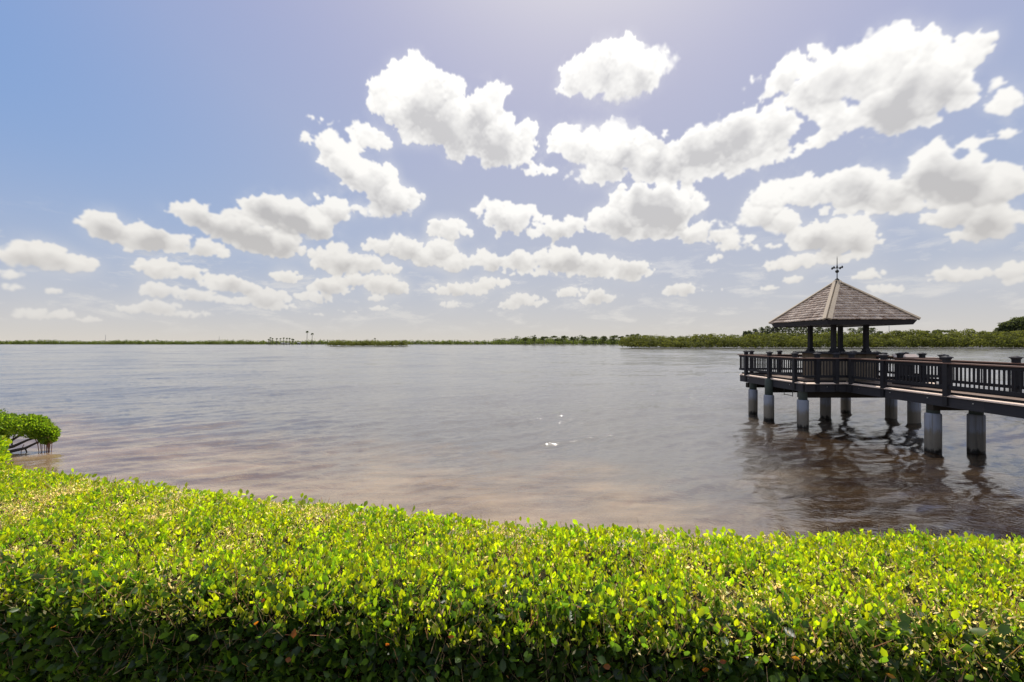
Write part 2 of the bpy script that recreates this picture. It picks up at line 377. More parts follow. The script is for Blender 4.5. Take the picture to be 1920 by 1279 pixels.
def leaf_mat(name, gl=0.35, trans=0.5, rough=0.38, tcol=(1.0, 1.0, 0.28)):
    """colour from the per-leaf 'tone' attribute; light also passes through the blade"""
    m, t, out = mat(name)
    a = t.n.new('ShaderNodeAttribute'); a.attribute_name = 'tone'; c = a.outputs['Color']
    b = t.n.new('ShaderNodeBsdfPrincipled'); t._in(b.inputs['Base Color'], c); b.inputs['Roughness'].default_value = rough
    b.inputs['Specular IOR Level'].default_value = gl
    tr = t.n.new('ShaderNodeBsdfTranslucent'); tc = t.mix(1.0, t.v('SCALE', c, scale=4.5), (*tcol, 1), 'MULTIPLY'); t._in(tr.inputs[0], tc)
    mx = t.n.new('ShaderNodeMixShader'); mx.inputs[0].default_value = trans
    t.l.new(b.outputs[0], mx.inputs[1]); t.l.new(tr.outputs[0], mx.inputs[2]); t.l.new(mx.outputs[0], out.inputs[0]); return m
M_leaf = leaf_mat('hedge_leaf', 0.45, 0.52)
M_dry = leaf_mat('dry_clipping', 0.3, 0.35, 0.6, (1.0, 0.9, 0.6))
M_mang = leaf_mat('mangrove_leaf', 0.25, 0.42, 0.5)
M_farleaf = leaf_mat('far_foliage', 0.1, 0.30, 0.8, (1.0, 1.0, 0.4))
def water_mat():
    m, t, out = mat('bay_water'); p = wpos(t); x, y, z = t.sep(p)
    # shallow sand along the near shore, further out a paler body standing in for sky reflection
    q = t.m('ADD', t.m('SUBTRACT', y, 7.2), t.m('MULTIPLY', x, 0.36))
    n = t.noise(p, 0.35, 5, 0.6); n2 = t.noise(t.v('MULTIPLY', p, (0.5, 1.4, 1)), 0.9, 4, 0.6)
    sh = t.mr(t.m('ADD', q, t.m('MULTIPLY', t.m('SUBTRACT', n, 0.5), 9.0)), 0.0, 6.0, 1, 0, True)
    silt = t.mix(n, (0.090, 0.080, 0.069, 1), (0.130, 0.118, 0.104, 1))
    # dark pier reflection painted into the water colour, pale sand in the shallows
    pier_refl = t.mr(t.m('ADD', t.m('SUBTRACT', x, t.m('MULTIPLY', y, 0.52)), t.m('MULTIPLY', t.m('SUBTRACT', n, 0.5), 5.0)), -1.0, 2.2, 0, 1, True)
    pier_refl = t.m('MULTIPLY', pier_refl, t.mr(y, 20, 34, 1, 0))
    sand = t.mix(t.mr(n2, 0.35, 0.65), (0.115, 0.070, 0.036, 1), (0.28, 0.195, 0.115, 1))
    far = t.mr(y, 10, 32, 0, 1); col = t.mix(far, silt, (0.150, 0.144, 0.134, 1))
    col = t.mix(sh, col, sand)
    col = t.mix(pier_refl, col, t.mix(t.mr(n2, 0.4, 0.7), (0.020, 0.012, 0.008, 1), (0.052, 0.032, 0.016, 1)))
    # ripples: long low waves running slightly askew, plus wind chop
    rot = t.n.new('ShaderNodeVectorRotate'); rot.rotation_type = 'Z_AXIS'; t._in(rot.inputs['Vector'], p); rot.inputs['Angle'].default_value = R(-16)
    pr = rot.outputs[0]
    w2 = t.noise(t.v('MULTIPLY', p, (1.2, 4.2, 1)), 1.0, 3, 0.55, dist=0.5)
    rot2 = t.n.new('ShaderNodeVectorRotate'); rot2.rotation_type = 'Z_AXIS'; t._in(rot2.inputs['Vector'], p); rot2.inputs['Angle'].default_value = R(32)
    w3 = t.noise(t.v('MULTIPLY', rot2.outputs[0], (6, 12, 1)), 1.0, 3, 0.6, dist=0.3)
    patch = t.m('MULTIPLY', t.mr(t.noise(p, 0.09, 3, 0.6), 0.35, 0.65, 0.70, 1.25), t.mr(y, 8, 26, 0.9, 2.2))
    h = t.m('MULTIPLY', t.m('ADD', t.m('MULTIPLY', w2, 0.016), t.m('MULTIPLY', w3, 0.0085)), patch)
    bn = t.n.new('ShaderNodeBump'); bn.inputs['Strength'].default_value = 1.0; bn.inputs['Distance'].default_value = 1.0
    t._in(bn.inputs['Height'], h)
    b = t.n.new('ShaderNodeBsdfPrincipled'); t._in(b.inputs['Base Color'], col); t._in(b.inputs['Roughness'], t.mr(y, 20, 300, 0.075, 0.12))
    b.inputs['IOR'].default_value = 2.4
    t._in(b.inputs['Normal'], bn.outputs[0]); t.l.new(b.outputs[0], out.inputs[0]); return m
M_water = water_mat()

# ------------------------------------------------------------------ setting: water, ground, far shores
def waves(X, Y, cell):
    """sum of small wind waves; each fades where the mesh is too coarse to carry it"""
    r = np.random.default_rng(21); h = np.zeros_like(X)
    gx = np.sin(X * .11 + 1.3) * np.cos(Y * .083 + .4) + .6 * np.sin(X * .047 - Y * .061 + 2) ; gust = np.clip(1.0 + .38 * gx, .5, 1.2)
    for lam0, lam1, n, ang, sd, sl in ((0.18, 0.42, 46, 112, 26, .070), (0.42, 1.0, 38, 122, 18, .092), (0.35, 0.9, 22, 80, 26, .040), (1.0, 2.2, 24, 117, 11, .052), (2.4, 7, 18, 104, 12, .026), (8, 26, 14, 97, 16, .028)):
        for i in range(n):
            lam = lam0 * (lam1 / lam0) ** r.uniform(); a = R(r.normal(ang, sd)); k = 2 * math.pi / lam; amp = sl * math.sqrt(2 / n) / k
            ph = k * (X * math.cos(a) + Y * math.sin(a)) + r.uniform(0, 6.283) + .5 * np.sin(X * .31 * r.uniform(.5, 1.5) + Y * .23 * r.uniform(.5, 1.5) + i)
            h += amp * np.clip(lam / (cell * 2.0) - .6, 0, 1) * (np.sin(ph) + .18 * np.cos(2 * ph))
    return h * gust * (.42 + .58 * np.clip((Y - 7.5) / 9, 0, 1))      # calmer in the lee of the bank
NA, NRW = 780, 540
aa = np.tan(np.linspace(-1.0, 1.0, NA) * 1.0) ; aa = np.concatenate([[-12, -6, -3.5, -2.4, -1.9], aa, [1.9, 2.4, 3.5, 6, 12]])   # lateral slope x / y of every column
rr = np.concatenate([[0.5, 2.0, 3.5], np.geomspace(5.0, 620, NRW), [900, 1500, 2500, 4600]])
AA, RR = np.meshgrid(aa, rr); Xw = AA * RR; Yw = RR
cellw = np.maximum(RR * .0088, RR * (2 * 1.0 / NA) * (1 + AA ** 2) * .9)
Zw = waves(Xw, Yw, cellw); Zw[(np.abs(AA) > 1.6) | (RR > 640) | (RR < 4.9)] = 0
Vw = np.stack([Xw, Yw, Zw], -1).reshape(-1, 3); nA = len(aa); ii = np.arange(len(rr) - 1)[:, None] * nA + np.arange(nA - 1)[None]
Fw = np.stack([ii, ii + 1, ii + nA + 1, ii + nA], -1).reshape(-1, 4)
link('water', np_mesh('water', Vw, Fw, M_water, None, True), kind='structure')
shore = [(-80, 30), (-40, 18), (-17, 12.6), (-15.2, 11.2), (-12, 9.6), (-9, 8.2), (-5, 7.0), (0, 6.3), (3, 6.0), (8, 5.5), (16, 5), (40, 4), (80, 2)]
sx = np.array([a for a, b in shore]); sy = np.array([b for a, b in shore])
xs = np.concatenate([np.linspace(-80, -20, 16), np.linspace(-19, 20, 79), np.linspace(21, 80, 16)])
rows = [-60, -12, -3, 0.4, 1.2, 2.0, -4.2, -3.0, -2.0, -1.2, -0.6, 0.0, 0.8, 2.5]   # first six absolute, the rest relative to the shoreline
zs = [1.35, 1.3, 1.28, 1.27, 1.27, 1.25, 1.22, 1.0, .66, .38, .16, 0, -.25, -.8]
V = []
for j, (rw, z0) in enumerate(zip(rows, zs)):
    for xx in xs:
        s = np.interp(xx, sx, sy); yy = rw if j < 6 else max(s + rw, 2.0 + 0.01 * (j - 5))
        V.append((xx, yy, z0 + (0.03 * math.sin(xx * 3.1 + j) if j > 6 else 0)))
n = len(xs); F = [(j * n + i, j * n + i + 1, (j + 1) * n + i + 1, (j + 1) * n + i) for j in range(len(rows) - 1) for i in range(n - 1)]
me = bpy.data.meshes.new('ground'); me.from_pydata(V, [], F); me.materials.append(M_ground); smooth(me); link('ground', me, kind='structure')

M_mud = simple('mangrove_mud', (0.030, 0.027, 0.020, 1), 0.9, ns=0.3)
def land(name, outline, z=0.12):
    n = len(outline); b = MB(); b.loft([[(x, y + 3, -0.6) for x, y in outline], [(x, y + 4, z) for x, y in outline]])
    return b.build(name, M_mud, None, 'structure')
def at(px, D): return (px - 960) / FPX * D
land('far_shore', [(-2400, 640), (-700, 520), (-250, 490), (0, 470), (130, 420), (260, 400), (2400, 420), (2400, 3500), (-2400, 3500)])
land('near_shore', [(at(1190, 205), 208), (at(1400, 192), 194), (at(1650, 186), 188), (at(1920, 180), 182), (600, 178), (600, 420), (at(1450, 330), 330), (at(1230, 250), 250)])
land('islet', [(at(612, 283), 284), (at(755, 283), 284), (at(765, 300), 300), (at(620, 305), 305)])

def rot_from(nrm, up_jitter, N):
    """orthonormal frames whose z is nrm (n,3)"""
    a = rng.normal(size=(N, 3)); a -= (a * nrm).sum(1, keepdims=True) * nrm; a /= np.linalg.norm(a, axis=1, keepdims=True)
    return a, np.cross(nrm, a)
def far_foliage(name, crowns, per, size, colA, colB, parent=None, kind=None, matl=None, label=None):
    """crowns: list of (x,y,z,rx,rz); quads on and in each ellipsoid"""
    cr = np.array(crowns, dtype=float); N = len(cr) * per
    idx = np.repeat(np.arange(len(cr)), per)
    dirs = rng.normal(size=(N, 3)); dirs /= np.linalg.norm(dirs, axis=1, keepdims=True); dirs[:, 2] = np.where(dirs[:, 2] < -0.6, -dirs[:, 2], dirs[:, 2])
    rad = rng.uniform(0.62, 1.06, N)[:, None]
    lump = 1 + 0.16 * np.sin(dirs[:, :1] * 7 + idx[:, None]) * np.cos(dirs[:, 2:] * 6 + idx[:, None] * 2.1)
    P_ = cr[idx, :3] + dirs * rad * lump * np.stack([cr[idx, 3], cr[idx, 3], cr[idx, 4]], 1)
    P_[:, 2] = np.maximum(P_[:, 2], rng.uniform(0.35, 0.8, N))
    nrm = dirs + rng.normal(size=(N, 3)) * 0.55; nrm[:, 2] += 0.35; nrm /= np.linalg.norm(nrm, axis=1, keepdims=True)
    a, b = rot_from(nrm, 0, N)
    s = (size * rng.uniform(0.5, 1.3, N))[:, None]
    Vq = np.stack([P_ - a * s * 0.7, P_ - b * s * 0.45 , P_ + a * s * 0.7, P_ + b * s * 0.45], 1).reshape(-1, 3)
    Vq[:, 2] = np.maximum(Vq[:, 2], 0.02)
    Fq = np.arange(N * 4).reshape(-1, 4)
    t = np.clip(rng.uniform(0, 1, len(cr))[idx] * 0.6 + rng.uniform(0, 1, N) * 0.4, 0, 1)[:, None]
    col = np.array(colA) * (1 - t) + np.array(colB) * t
    col = np.concatenate([np.repeat(col, 4, 0), np.ones((N * 4, 1))], 1)
    return link(name, np_mesh(name, Vq, Fq, matl or M_farleaf, col), parent, kind)
GA, GB = (0.046, 0.053, 0.020), (0.098, 0.102, 0.030)
DA, DB = (0.040, 0.050, 0.026), (0.070, 0.080, 0.036)
def belt(name, label, pts, depth, step, hfun, r, per, size, cA, cB):
    cr = []
    xs_ = [p[0] for p in pts]; ys_ = [p[1] for p in pts]; L = 0; seg = []
    for i in range(len(pts) - 1):
        l = math.hypot(xs_[i + 1] - xs_[i], ys_[i + 1] - ys_[i]); seg.append(l); L += l
    u = 0
    while u < L:
        k = 0; uu = u
        while k < len(seg) - 1 and uu > seg[k]: uu -= seg[k]; k += 1
        f = uu / seg[k]; x = xs_[k] + (xs_[k + 1] - xs_[k]) * f; y = ys_[k] + (ys_[k + 1] - ys_[k]) * f
        for row in range(depth):
            rr = r * random.uniform(0.7, 1.25); h = hfun(x, y) * (0.62 + 0.38 * min(row, 3) / 3) * random.uniform(0.85, 1.12)
            cr.append((x + random.uniform(-.5, .5) * step, y + row * r * 1.1 + random.uniform(-.4, .4) * r, max(h - rr * 0.7, rr * 0.35), rr, rr * 0.75))
            cr.append((x + random.uniform(-.5, .5) * step, y + row * r * 1.1 + random.uniform(-.4, .4) * r, max(h * 0.35, 0.4), rr, h * 0.38))
        u += step * random.uniform(0.7, 1.2)
    o = far_foliage(name, cr, per, size, cA, cB, None, 'stuff'); tag(o, label, 'trees'); return o
belt('mangrove_belt', 'long bright green mangrove belt on the right bank behind the gazebo',
     [(at(1188, 206), 211), (at(1250, 200), 203), (at(1400, 192), 197), (at(1650, 186), 191), (at(1925, 180), 185), (420, 183), (600, 182)], 6, 3.0,
     lambda x, y: 5.9 + 2.2 * min(max((x - 75) / 120, 0), 1) + 0.5 * math.sin(x * .21), 2.4, 105, 0.50, GA, GB)
belt('mangrove_islet', 'small low mangrove islet in open water left of centre',
     [(at(614, 284), 288), (at(756, 284), 288)], 3, 2.6, lambda x, y: 4.9 + 0.5 * math.sin(x * .3), 2.2, 60, 0.5, GA, GB)
belt('far_mangrove_line', 'thin distant line of mangroves along the left horizon',
     [(-1500, 600), (-700, 528), (-250, 498), (0, 478), (at(1010, 440), 444), (at(1200, 415), 420), (at(1300, 410), 416)], 3, 5.5,
     lambda x, y: 5.9 + 0.5 * math.sin(x * .05) + (1.6 * min(max((x + 60) / 90, 0), 1)), 3.9, 34, 1.0, (0.05, 0.065, 0.024), (0.095, 0.115, 0.035))
belt('back_woodland', 'darker woodland rising behind the mangroves across the bay',
     [(at(930, 560), 560), (at(1060, 520), 520), (at(1190, 480), 480), (at(1300, 440), 440), (at(1420, 420), 420), (at(1720, 400), 400), (at(2000, 380), 380), (800, 380)], 3, 4.2,
     lambda x, y: 10.3 + 1.0 * math.sin(x * .09) + .8 * math.sin(x * .31), 4.2, 44, 0.95, DA, DB)

# single trees that stand above the woods
def far_tree(px, D, top_py, rx, label, group, conic=False, cA=DA, cB=DB, full=False):
    x = at(px, D); h = CZ + (641 - top_py) / FPX * D
    t = empty('woodland_tree', (x, D, 0), label, 'tree', group)
    b = MB(); b.tube([(x, D, 0), (x + 0.2, D, h * 0.5), (x, D, h * 0.92)], [0.35, 0.25, 0.08]); b.build('trunk', M_fartrunk, t)
    cr = []
    for k in range(10 if full else 0):
        f = k / 9; cr.append((x + random.uniform(-.5, .5) * rx, D + random.uniform(-1, 1) * rx, h * (0.40 + 0.45 * f), rx * random.uniform(.5, .8), rx * .5))
    for k in range(9 if not conic else 8):
        if conic:
            f = k / 7; cr.append((x + random.uniform(-.2, .2) * rx, D + random.uniform(-1, 1), h * (0.30 + 0.64 * f), rx * (1.35 - 0.85 * f), h * 0.11))
        else:
            a = random.uniform(0, 6.28); q = random.uniform(0.2, 0.9) * rx; s = rx * random.uniform(.35, .6)
            cr.append((x + math.cos(a) * q, D + math.sin(a) * q, h - s * 0.7 - random.uniform(0, .3) * rx - (k > 4) * rx * random.uniform(.3, 1.0), s * (1 + .5 * (k > 4)), s * 0.6))
    far_foliage('crown', cr, 110, 0.62, cA, cB, t)
ORD = ['leftmost', 'second from left', 'third from left', 'fourth from left', 'fifth from left', 'sixth from left', 'seventh from left', 'eighth from left', 'ninth from left', 'tenth from left', 'eleventh from left', 'twelfth from left', 'thirteenth from left', 'fourteenth from left', 'fifteenth from left', 'sixteenth from left', 'seventeenth from left']
g1 = 'single trees above the middle woods'
for i, (px, py, rx) in enumerate([(985, 632, 3), (1002, 631, 3), (1020, 630, 4), (1041, 629, 4), (1057, 629, 4), (1075, 631, 3), (1094, 630, 4), (1112, 630, 4), (1131, 629, 4), (1150, 628, 4), (1165, 630, 3), (1181, 626, 4), (1192, 625, 4), (1210, 628, 3)]):
    far_tree(px, 430, py, rx, ORD[i] + ' of the flat crowned trees showing above the middle far woods', g1)
g2 = 'feathery trees rising left of and behind the gazebo'
for i, (px, py, rx) in enumerate([(1398, 622, 2.4), (1408, 621, 2.6), (1418, 618, 2.8), (1430, 615, 3), (1442, 613, 3.4), (1454, 612, 3.4), (1466, 612, 3.6), (1478, 611, 3.6), (1492, 611, 3.6), (1506, 611, 3.6), (1522, 612, 3.6), (1537, 613, 3.6), (1552, 616, 3.4), (1600, 617, 4.5), (1618, 615, 4.5), (1634, 616, 4.5), (1650, 622, 3.5)]):
    far_tree(px, 260, py, rx, ORD[i] + ' of the feathery grey-green trees rising behind the mangroves near the gazebo', g2, True, (0.045, 0.052, 0.035), (0.075, 0.085, 0.055))
g3 = 'round dark trees right of the gazebo'
for i, (px, py, rx) in enumerate([(1700, 622, 3.5), (1735, 619, 3.5), (1750, 617, 4), (1765, 618, 4), (1790, 621, 3)]):
    far_tree(px, 300, py, rx, ORD[i] + ' of the round dark trees on the skyline right of the gazebo roof', g3)
for i, (px, py, rx) in enumerate([(1878, 607, 2.4), (1886, 602, 3.0), (1896, 600, 3.4), (1906, 598, 3.6), (1915, 593, 4.2), (1928, 590, 5.0), (1946, 589, 5.0), (1966, 592, 5.0)]):
    far_tree(px, 230, py, rx, ORD[i] + ' of the tall dark trees massed at the far right edge', 'tall trees at the far right', full=True)
# distant palms
def palm(px, D, py, s, label, group):
    x = at(px, D); h = CZ + (641 - py) / FPX * D
    t = empty('palm_tree', (x, D, 0), label, 'palm tree', group)
    b = MB(); b.tube([(x - .5, D, 0), (x - .2, D, h * .5), (x, D, h)], [0.32, 0.24, 0.2]); b.build('trunk', M_fartrunk, t)
    Vv = []; Ff = []
    for k in range(22):
        a = k * 2.4; r0 = s * random.uniform(.85, 1.1); lift = random.uniform(-.5, .9)
        for seg in range(4):
            u0, u1 = seg / 4, (seg + 1) / 4
            def pt(u, w):
                r = r0 * u; z = h + s * (lift * u - (0.9 + 0.2 * lift) * u * u)
                return (x + math.cos(a) * r - math.sin(a) * w, D + math.sin(a) * r + math.cos(a) * w, z)
            w0 = 0.30 * s * math.sin(math.pi * (0.12 + 0.8 * u0)) ; w1 = 0.30 * s * math.sin(math.pi * (0.12 + 0.8 * u1))
            i0 = len(Vv); Vv += [pt(u0, -w0 / 2), pt(u0, w0 / 2), pt(u1, w1 / 2), pt(u1, -w1 / 2)]; Ff.append([i0, i0 + 1, i0 + 2, i0 + 3])
    V_ = np.array(Vv); col = np.tile(np.array([[0.035, 0.045, 0.02, 1]]), (len(V_), 1))
    link('crown', np_mesh('crown', V_, np.array(Ff), M_farleaf, col), t)
palm(576, 470, 621, 1.9, 'taller of the two lone palms on the far left shore', 'two tall lone palms')
palm(585.5, 470, 625, 1.9, 'shorter of the two lone palms on the far left shore', 'two tall lone palms')
for i, (px, py) in enumerate([(504, 635.5), (507, 632.5), (511, 634), (519, 634), (526, 634), (532, 632.8), (538, 633.5), (543, 633.5), (548, 635), (550, 635.5), (703, 634), (1003, 628)]):
    palm(px, 470, py + 0.3, 1.35, ORD[i] + ' of the small palms poking above the far shore trees', 'small distant palms')
# masts and the low white things on the far shore
for px, py, D, lb in [(198, 628, 1100, 'thin mast leftmost on the far horizon'), (411, 631, 1100, 'thin mast on the horizon left of the distant palms'), (1667, 611, 700, 'thin mast rising between gazebo columns and eave right side')]:
    x = at(px, D); h = CZ + (641 - py) / FPX * D
    t = empty('radio_mast', (x, D, 0), lb, 'mast', 'distant radio masts')
    b = MB(); b.tube([(x, D, 0), (x, D, h * .97)], [0.5, 0.28], 5); b.build('pole', M_grey, t)
    b = MB(); b.lathe(x, D, [(.05, h * .97), (.7, h * .975), (.7, h * .99), (.05, h)], 8); b.build('antenna', M_grey, t)
def shed(px, D, w, h, lb):
    x = at(px, D); t = empty('white_shed', (x, D, 0.2), lb, 'shed', 'low white sheds at the far waterline')
    b = MB(); b.box(x - w / 2, x + w / 2, D, D + 3, 0.2, h); b.build('wall', M_white, t)
    b = MB(); b.add([(x - w / 2 - .3, D - .3, h), (x + w / 2 + .3, D - .3, h), (x + w / 2 + .3, D + 3.3, h), (x - w / 2 - .3, D + 3.3, h), (x - w / 2 - .3, D + 1.5, h + .9), (x + w / 2 + .3, D + 1.5, h + .9)],
                    [(0, 1, 5, 4), (2, 3, 4, 5), (0, 4, 3), (1, 2, 5), (3, 2, 1, 0)]); b.build('roof', M_white, t)
    for k in range(2):
        b = MB(); b.box(x - w / 4 + k * w / 2 - .4, x - w / 4 + k * w / 2 + .4, D - 0.06, D + 0.02, 0.7, h - .2); b.build('window', M_iron, t)
shed(530, 476, 4.0, 1.6, 'wider low white shed at the waterline below the palms')
shed(539, 476, 3.0, 1.3, 'low white shed just right of the widest one below the palms')
shed(559.5, 474, 2.6, 2.0, 'small separate white shed at the waterline right of the palm row')

# ------------------------------------------------------------------ pier
PX0, PX1, PY0, PY1 = 10.75, 15.62, 15.30, 19.50      # platform
WX0, WX1 = 12.32, 14.05                              # walkway
DZ = 1.66                                            # deck surface
pier = empty('pier', (13.2, 15.3, 0), 'dark painted timber pier with a walkway leading to a square platform over the water', 'pier')
def inst(name, me, parent, loc, rot=0, label=None):
    o = bpy.data.objects.new(name, me); C.objects.link(o); o.parent = parent
    o.location = Vector(loc) - worldloc(parent); o.rotation_euler = (0, 0, rot)
    if label: o['label'] = label
    return o
# deck boards (crosswise)
bp = 0.142
bm_w = MB().box(-(WX1 - WX0) / 2 - .02, (WX1 - WX0) / 2 + .02, -0.068, 0.068, -0.036, 0, 0.004).mesh('deck_board', M_deck)
bm_p = MB().box(-(PX1 - PX0) / 2 - .02, (PX1 - PX0) / 2 + .02, -0.068, 0.068, -0.036, 0, 0.004).mesh('deck_board', M_deck)
yy = PY0 + 0.07
while yy < PY1: inst('deck_board', bm_p, pier, ((PX0 + PX1) / 2, yy, DZ + random.uniform(-.002, .002))); yy += bp
yy = PY0 - 0.075
while yy > -0.5: inst('deck_board', bm_w, pier, ((WX0 + WX1) / 2, yy, DZ + random.uniform(-.002, .002))); yy -= bp
# strip added outside the rim, sloped and pale as sunlit board edges; fascia below
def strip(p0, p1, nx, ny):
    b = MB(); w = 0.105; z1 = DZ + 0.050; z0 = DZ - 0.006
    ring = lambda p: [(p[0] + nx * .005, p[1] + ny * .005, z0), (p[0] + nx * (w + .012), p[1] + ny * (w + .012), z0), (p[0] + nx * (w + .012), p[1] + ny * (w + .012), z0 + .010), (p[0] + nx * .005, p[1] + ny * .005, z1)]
    b.loft([ring(p0), ring(p1)]); return b.build('sunlit_edge_strip', M_sunlit_edge, pier)
def boardv(name, p0, p1, nx, ny, z0, z1, th, m, off=0.0):
    b = MB(); ax, ay = nx * off, ny * off
    q = [(p0[0] + ax, p0[1] + ay), (p1[0] + ax, p1[1] + ay), (p1[0] + ax + nx * th, p1[1] + ay + ny * th), (p0[0] + ax + nx * th, p0[1] + ay + ny * th)]
    b.loft([[(x, y, z0) for x, y in q], [(x, y, z1) for x, y in q]]); return b.build(name, m, pier)
EDGES = [  # outline pieces of the deck edge: start, end, outward normal
    ((WX0, -0.5), (WX0, PY0), -1, 0), ((WX1, -0.5), (WX1, PY0), 1, 0), ((PX0, PY0), (WX0, PY0), 0, -1), ((WX1, PY0), (PX1, PY0), 0, -1),
    ((PX0, PY0), (PX0, PY1), -1, 0), ((PX1, PY0), (PX1, PY1), 1, 0), ((PX0, PY1), (PX1, PY1), 0, 1)]
for p0, p1, nx, ny in EDGES:
    L = math.hypot(p1[0] - p0[0], p1[1] - p0[1]); k = max(1, round(L / 2.4))
    for i in range(k):
        a = [p0[j] + (p1[j] - p0[j]) * i / k for j in (0, 1)]; c = [p0[j] + (p1[j] - p0[j]) * (i + 1) / k - (0.004 * (1 if p1[j] > p0[j] else 0)) for j in (0, 1)]
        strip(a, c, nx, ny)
        boardv('fascia_board', a, c, nx, ny, DZ - 0.300, DZ - 0.008, 0.045, M_fascia, 0.022)
        boardv('toe_board', a, c, nx, ny, DZ + 0.004, DZ + 0.115, 0.035, M_navy, -0.075)
    for i in range(int(L / 1.2)):
        f = (i + .5) / int(L / 1.2); cx, cy = p0[0] + (p1[0] - p0[0]) * f, p0[1] + (p1[1] - p0[1]) * f
        if cy < 8.5: continue
        b = MB(); s = 0.013; cx += nx * .07; cy += ny * .07
        b.box(cx - s, cx + s, cy - s, cy + s, DZ - .12, DZ - .12 + 2 * s, .004); b.build('bolt', M_bolt, pier)
# beams under the deck
for x in (PX0 + .35, 12.2, 13.3, 14.3, PX1 - .35):
    MB().box(x - .05, x + .05, PY0 + .10, PY1 - .08, DZ - .34, DZ - .046).build('joist', M_beam, pier)
for y in (PY0 + .38, 17.3, PY1 - .35):
    MB().box(PX0 + .06, PX1 - .06, y - .09, y + .09, DZ - .56, DZ - .345, .01).build('cross_beam', M_beam, pier)
for x in (WX0 + .2, 13.2, WX1 - .2):
    MB().box(x - .045, x + .045, -0.4, PY0 - .01, DZ - .29, DZ - .046).build('joist', M_beam, pier)
for y in (12.2, 8.2, 4.2):
    MB().box(WX0 - .06, WX1 + .06, y - .09, y + .09, DZ - .46, DZ - .305, .01).build('cross_beam', M_beam, pier)
# piles: neck and jacket
for x, y, r, top in [(12.45, 12.30, .19, 1.10), (13.50, 12.10, .19, 1.10), (12.45, 8.2, .19, 1.1), (13.55, 8.2, .19, 1.1), (12.45, 4.2, .19, 1.3), (13.55, 4.2, .19, 1.3), (15.22, 15.75, .19, 1.2), (15.45, 16.95, .19, 1.2),
                     (10.92, 15.62, .190, 1.03), (10.62, 17.20, .190, 1.01), (10.92, 18.85, .185, 1.05), (13.15, 17.45, .19, 1.2), (15.24, 19.0, .19, 1.2)]:
    b = MB(); b.lathe(x, y, [(r, -1.4), (r, top - .05), (r * .97, top - .02), (r * .84, top)], 24)
    p = b.build('pile', M_pile, pier, sm=False)
    for f in p.data.polygons: f.use_smooth = abs(f.normal.z) < 0.5
    nt = DZ - .05 if y != 17.20 else DZ + .02
    b = MB(); b.lathe(x, y, [(r * .80, top - .01), (r * .76, nt - .03), (r * .70, nt)], 16); q = link('neck', b.mesh('neck', M_neck, True), p, loc=(0, 0, 0)); q.location = (0, 0, 0)
# ladder-like drop bracket under the left edge
b = MB(); b.tube([(10.86, 16.6, DZ - .3), (10.86, 16.6, DZ - .58)], .012); b.tube([(10.86, 16.6, DZ - .55), (10.86, 16.1, DZ - .55)], .012); b.tube([(10.86, 16.1, DZ - .3), (10.86, 16.1, DZ - .58)], .012)
b.build('pipe_bracket', M_iron, pier)
# railing
POST_TOP = 2.74
post_me = MB().box(-.062, .062, -.062, .062, 0, POST_TOP - DZ + .26, .006).mesh('railing_post', M_navy)
capb = MB().box(-.098, .098, -.098, .098, 0, .030, .006)
capb.loft([[(-.088, -.088, .030), (.088, -.088, .030), (.088, .088, .030), (-.088, .088, .030)], [(-.015, -.015, .068), (.015, -.015, .068), (.015, .015, .068), (-.015, .015, .068)]])
capb.box(-.075, .075, -.075, .075, -.028, -.001)
cap_me = capb.mesh('post_cap', M_fascia)
RX0, RX1, RY0, RY1 = PX0 - .055, PX1 + .055, PY0 - .055, PY1 + .055
RW0, RW1 = WX0 - .055, WX1 + .055
posts = [(RX0, 19.0), (RX0, 17.28), (RX0, 15.73), (11.26, RY1), (12.58, RY1), (13.9, RY1), (15.1, RY1), (11.18, RY0), (11.88, RY0), (RW0, 15.03),
         (RW0, 13.73), (RW0, 11.74), (RW0, 9.77), (RW0, 7.77), (RW0, 5.77), (RW0, 3.77), (RW0, 1.77), (RW1, 11.64), (RW1, 13.61), (RW1, 15.12), (RW1, 9.6), (RW1, 7.6), (RW1, 5.6), (RW1, 3.6), (RW1, 1.6),
         (15.03, RY0), (RX1, 16.6), (RX1, 17.9), (RX1, 19.1)]
for x, y in posts:
    p = inst('railing_post', post_me, pier, (x + (0.045 if False else 0), y, DZ - .26))
    c = bpy.data.objects.new('post_cap', cap_me); C.objects.link(c); c.parent = p; c.location = (0, 0, POST_TOP - DZ + .26 + .001)
RT = 2.615
bal_me = MB().box(-.0125, .0125, -.0125, .0125, 0, RT - .10 - (DZ + .30), .003).mesh('baluster', M_navy)
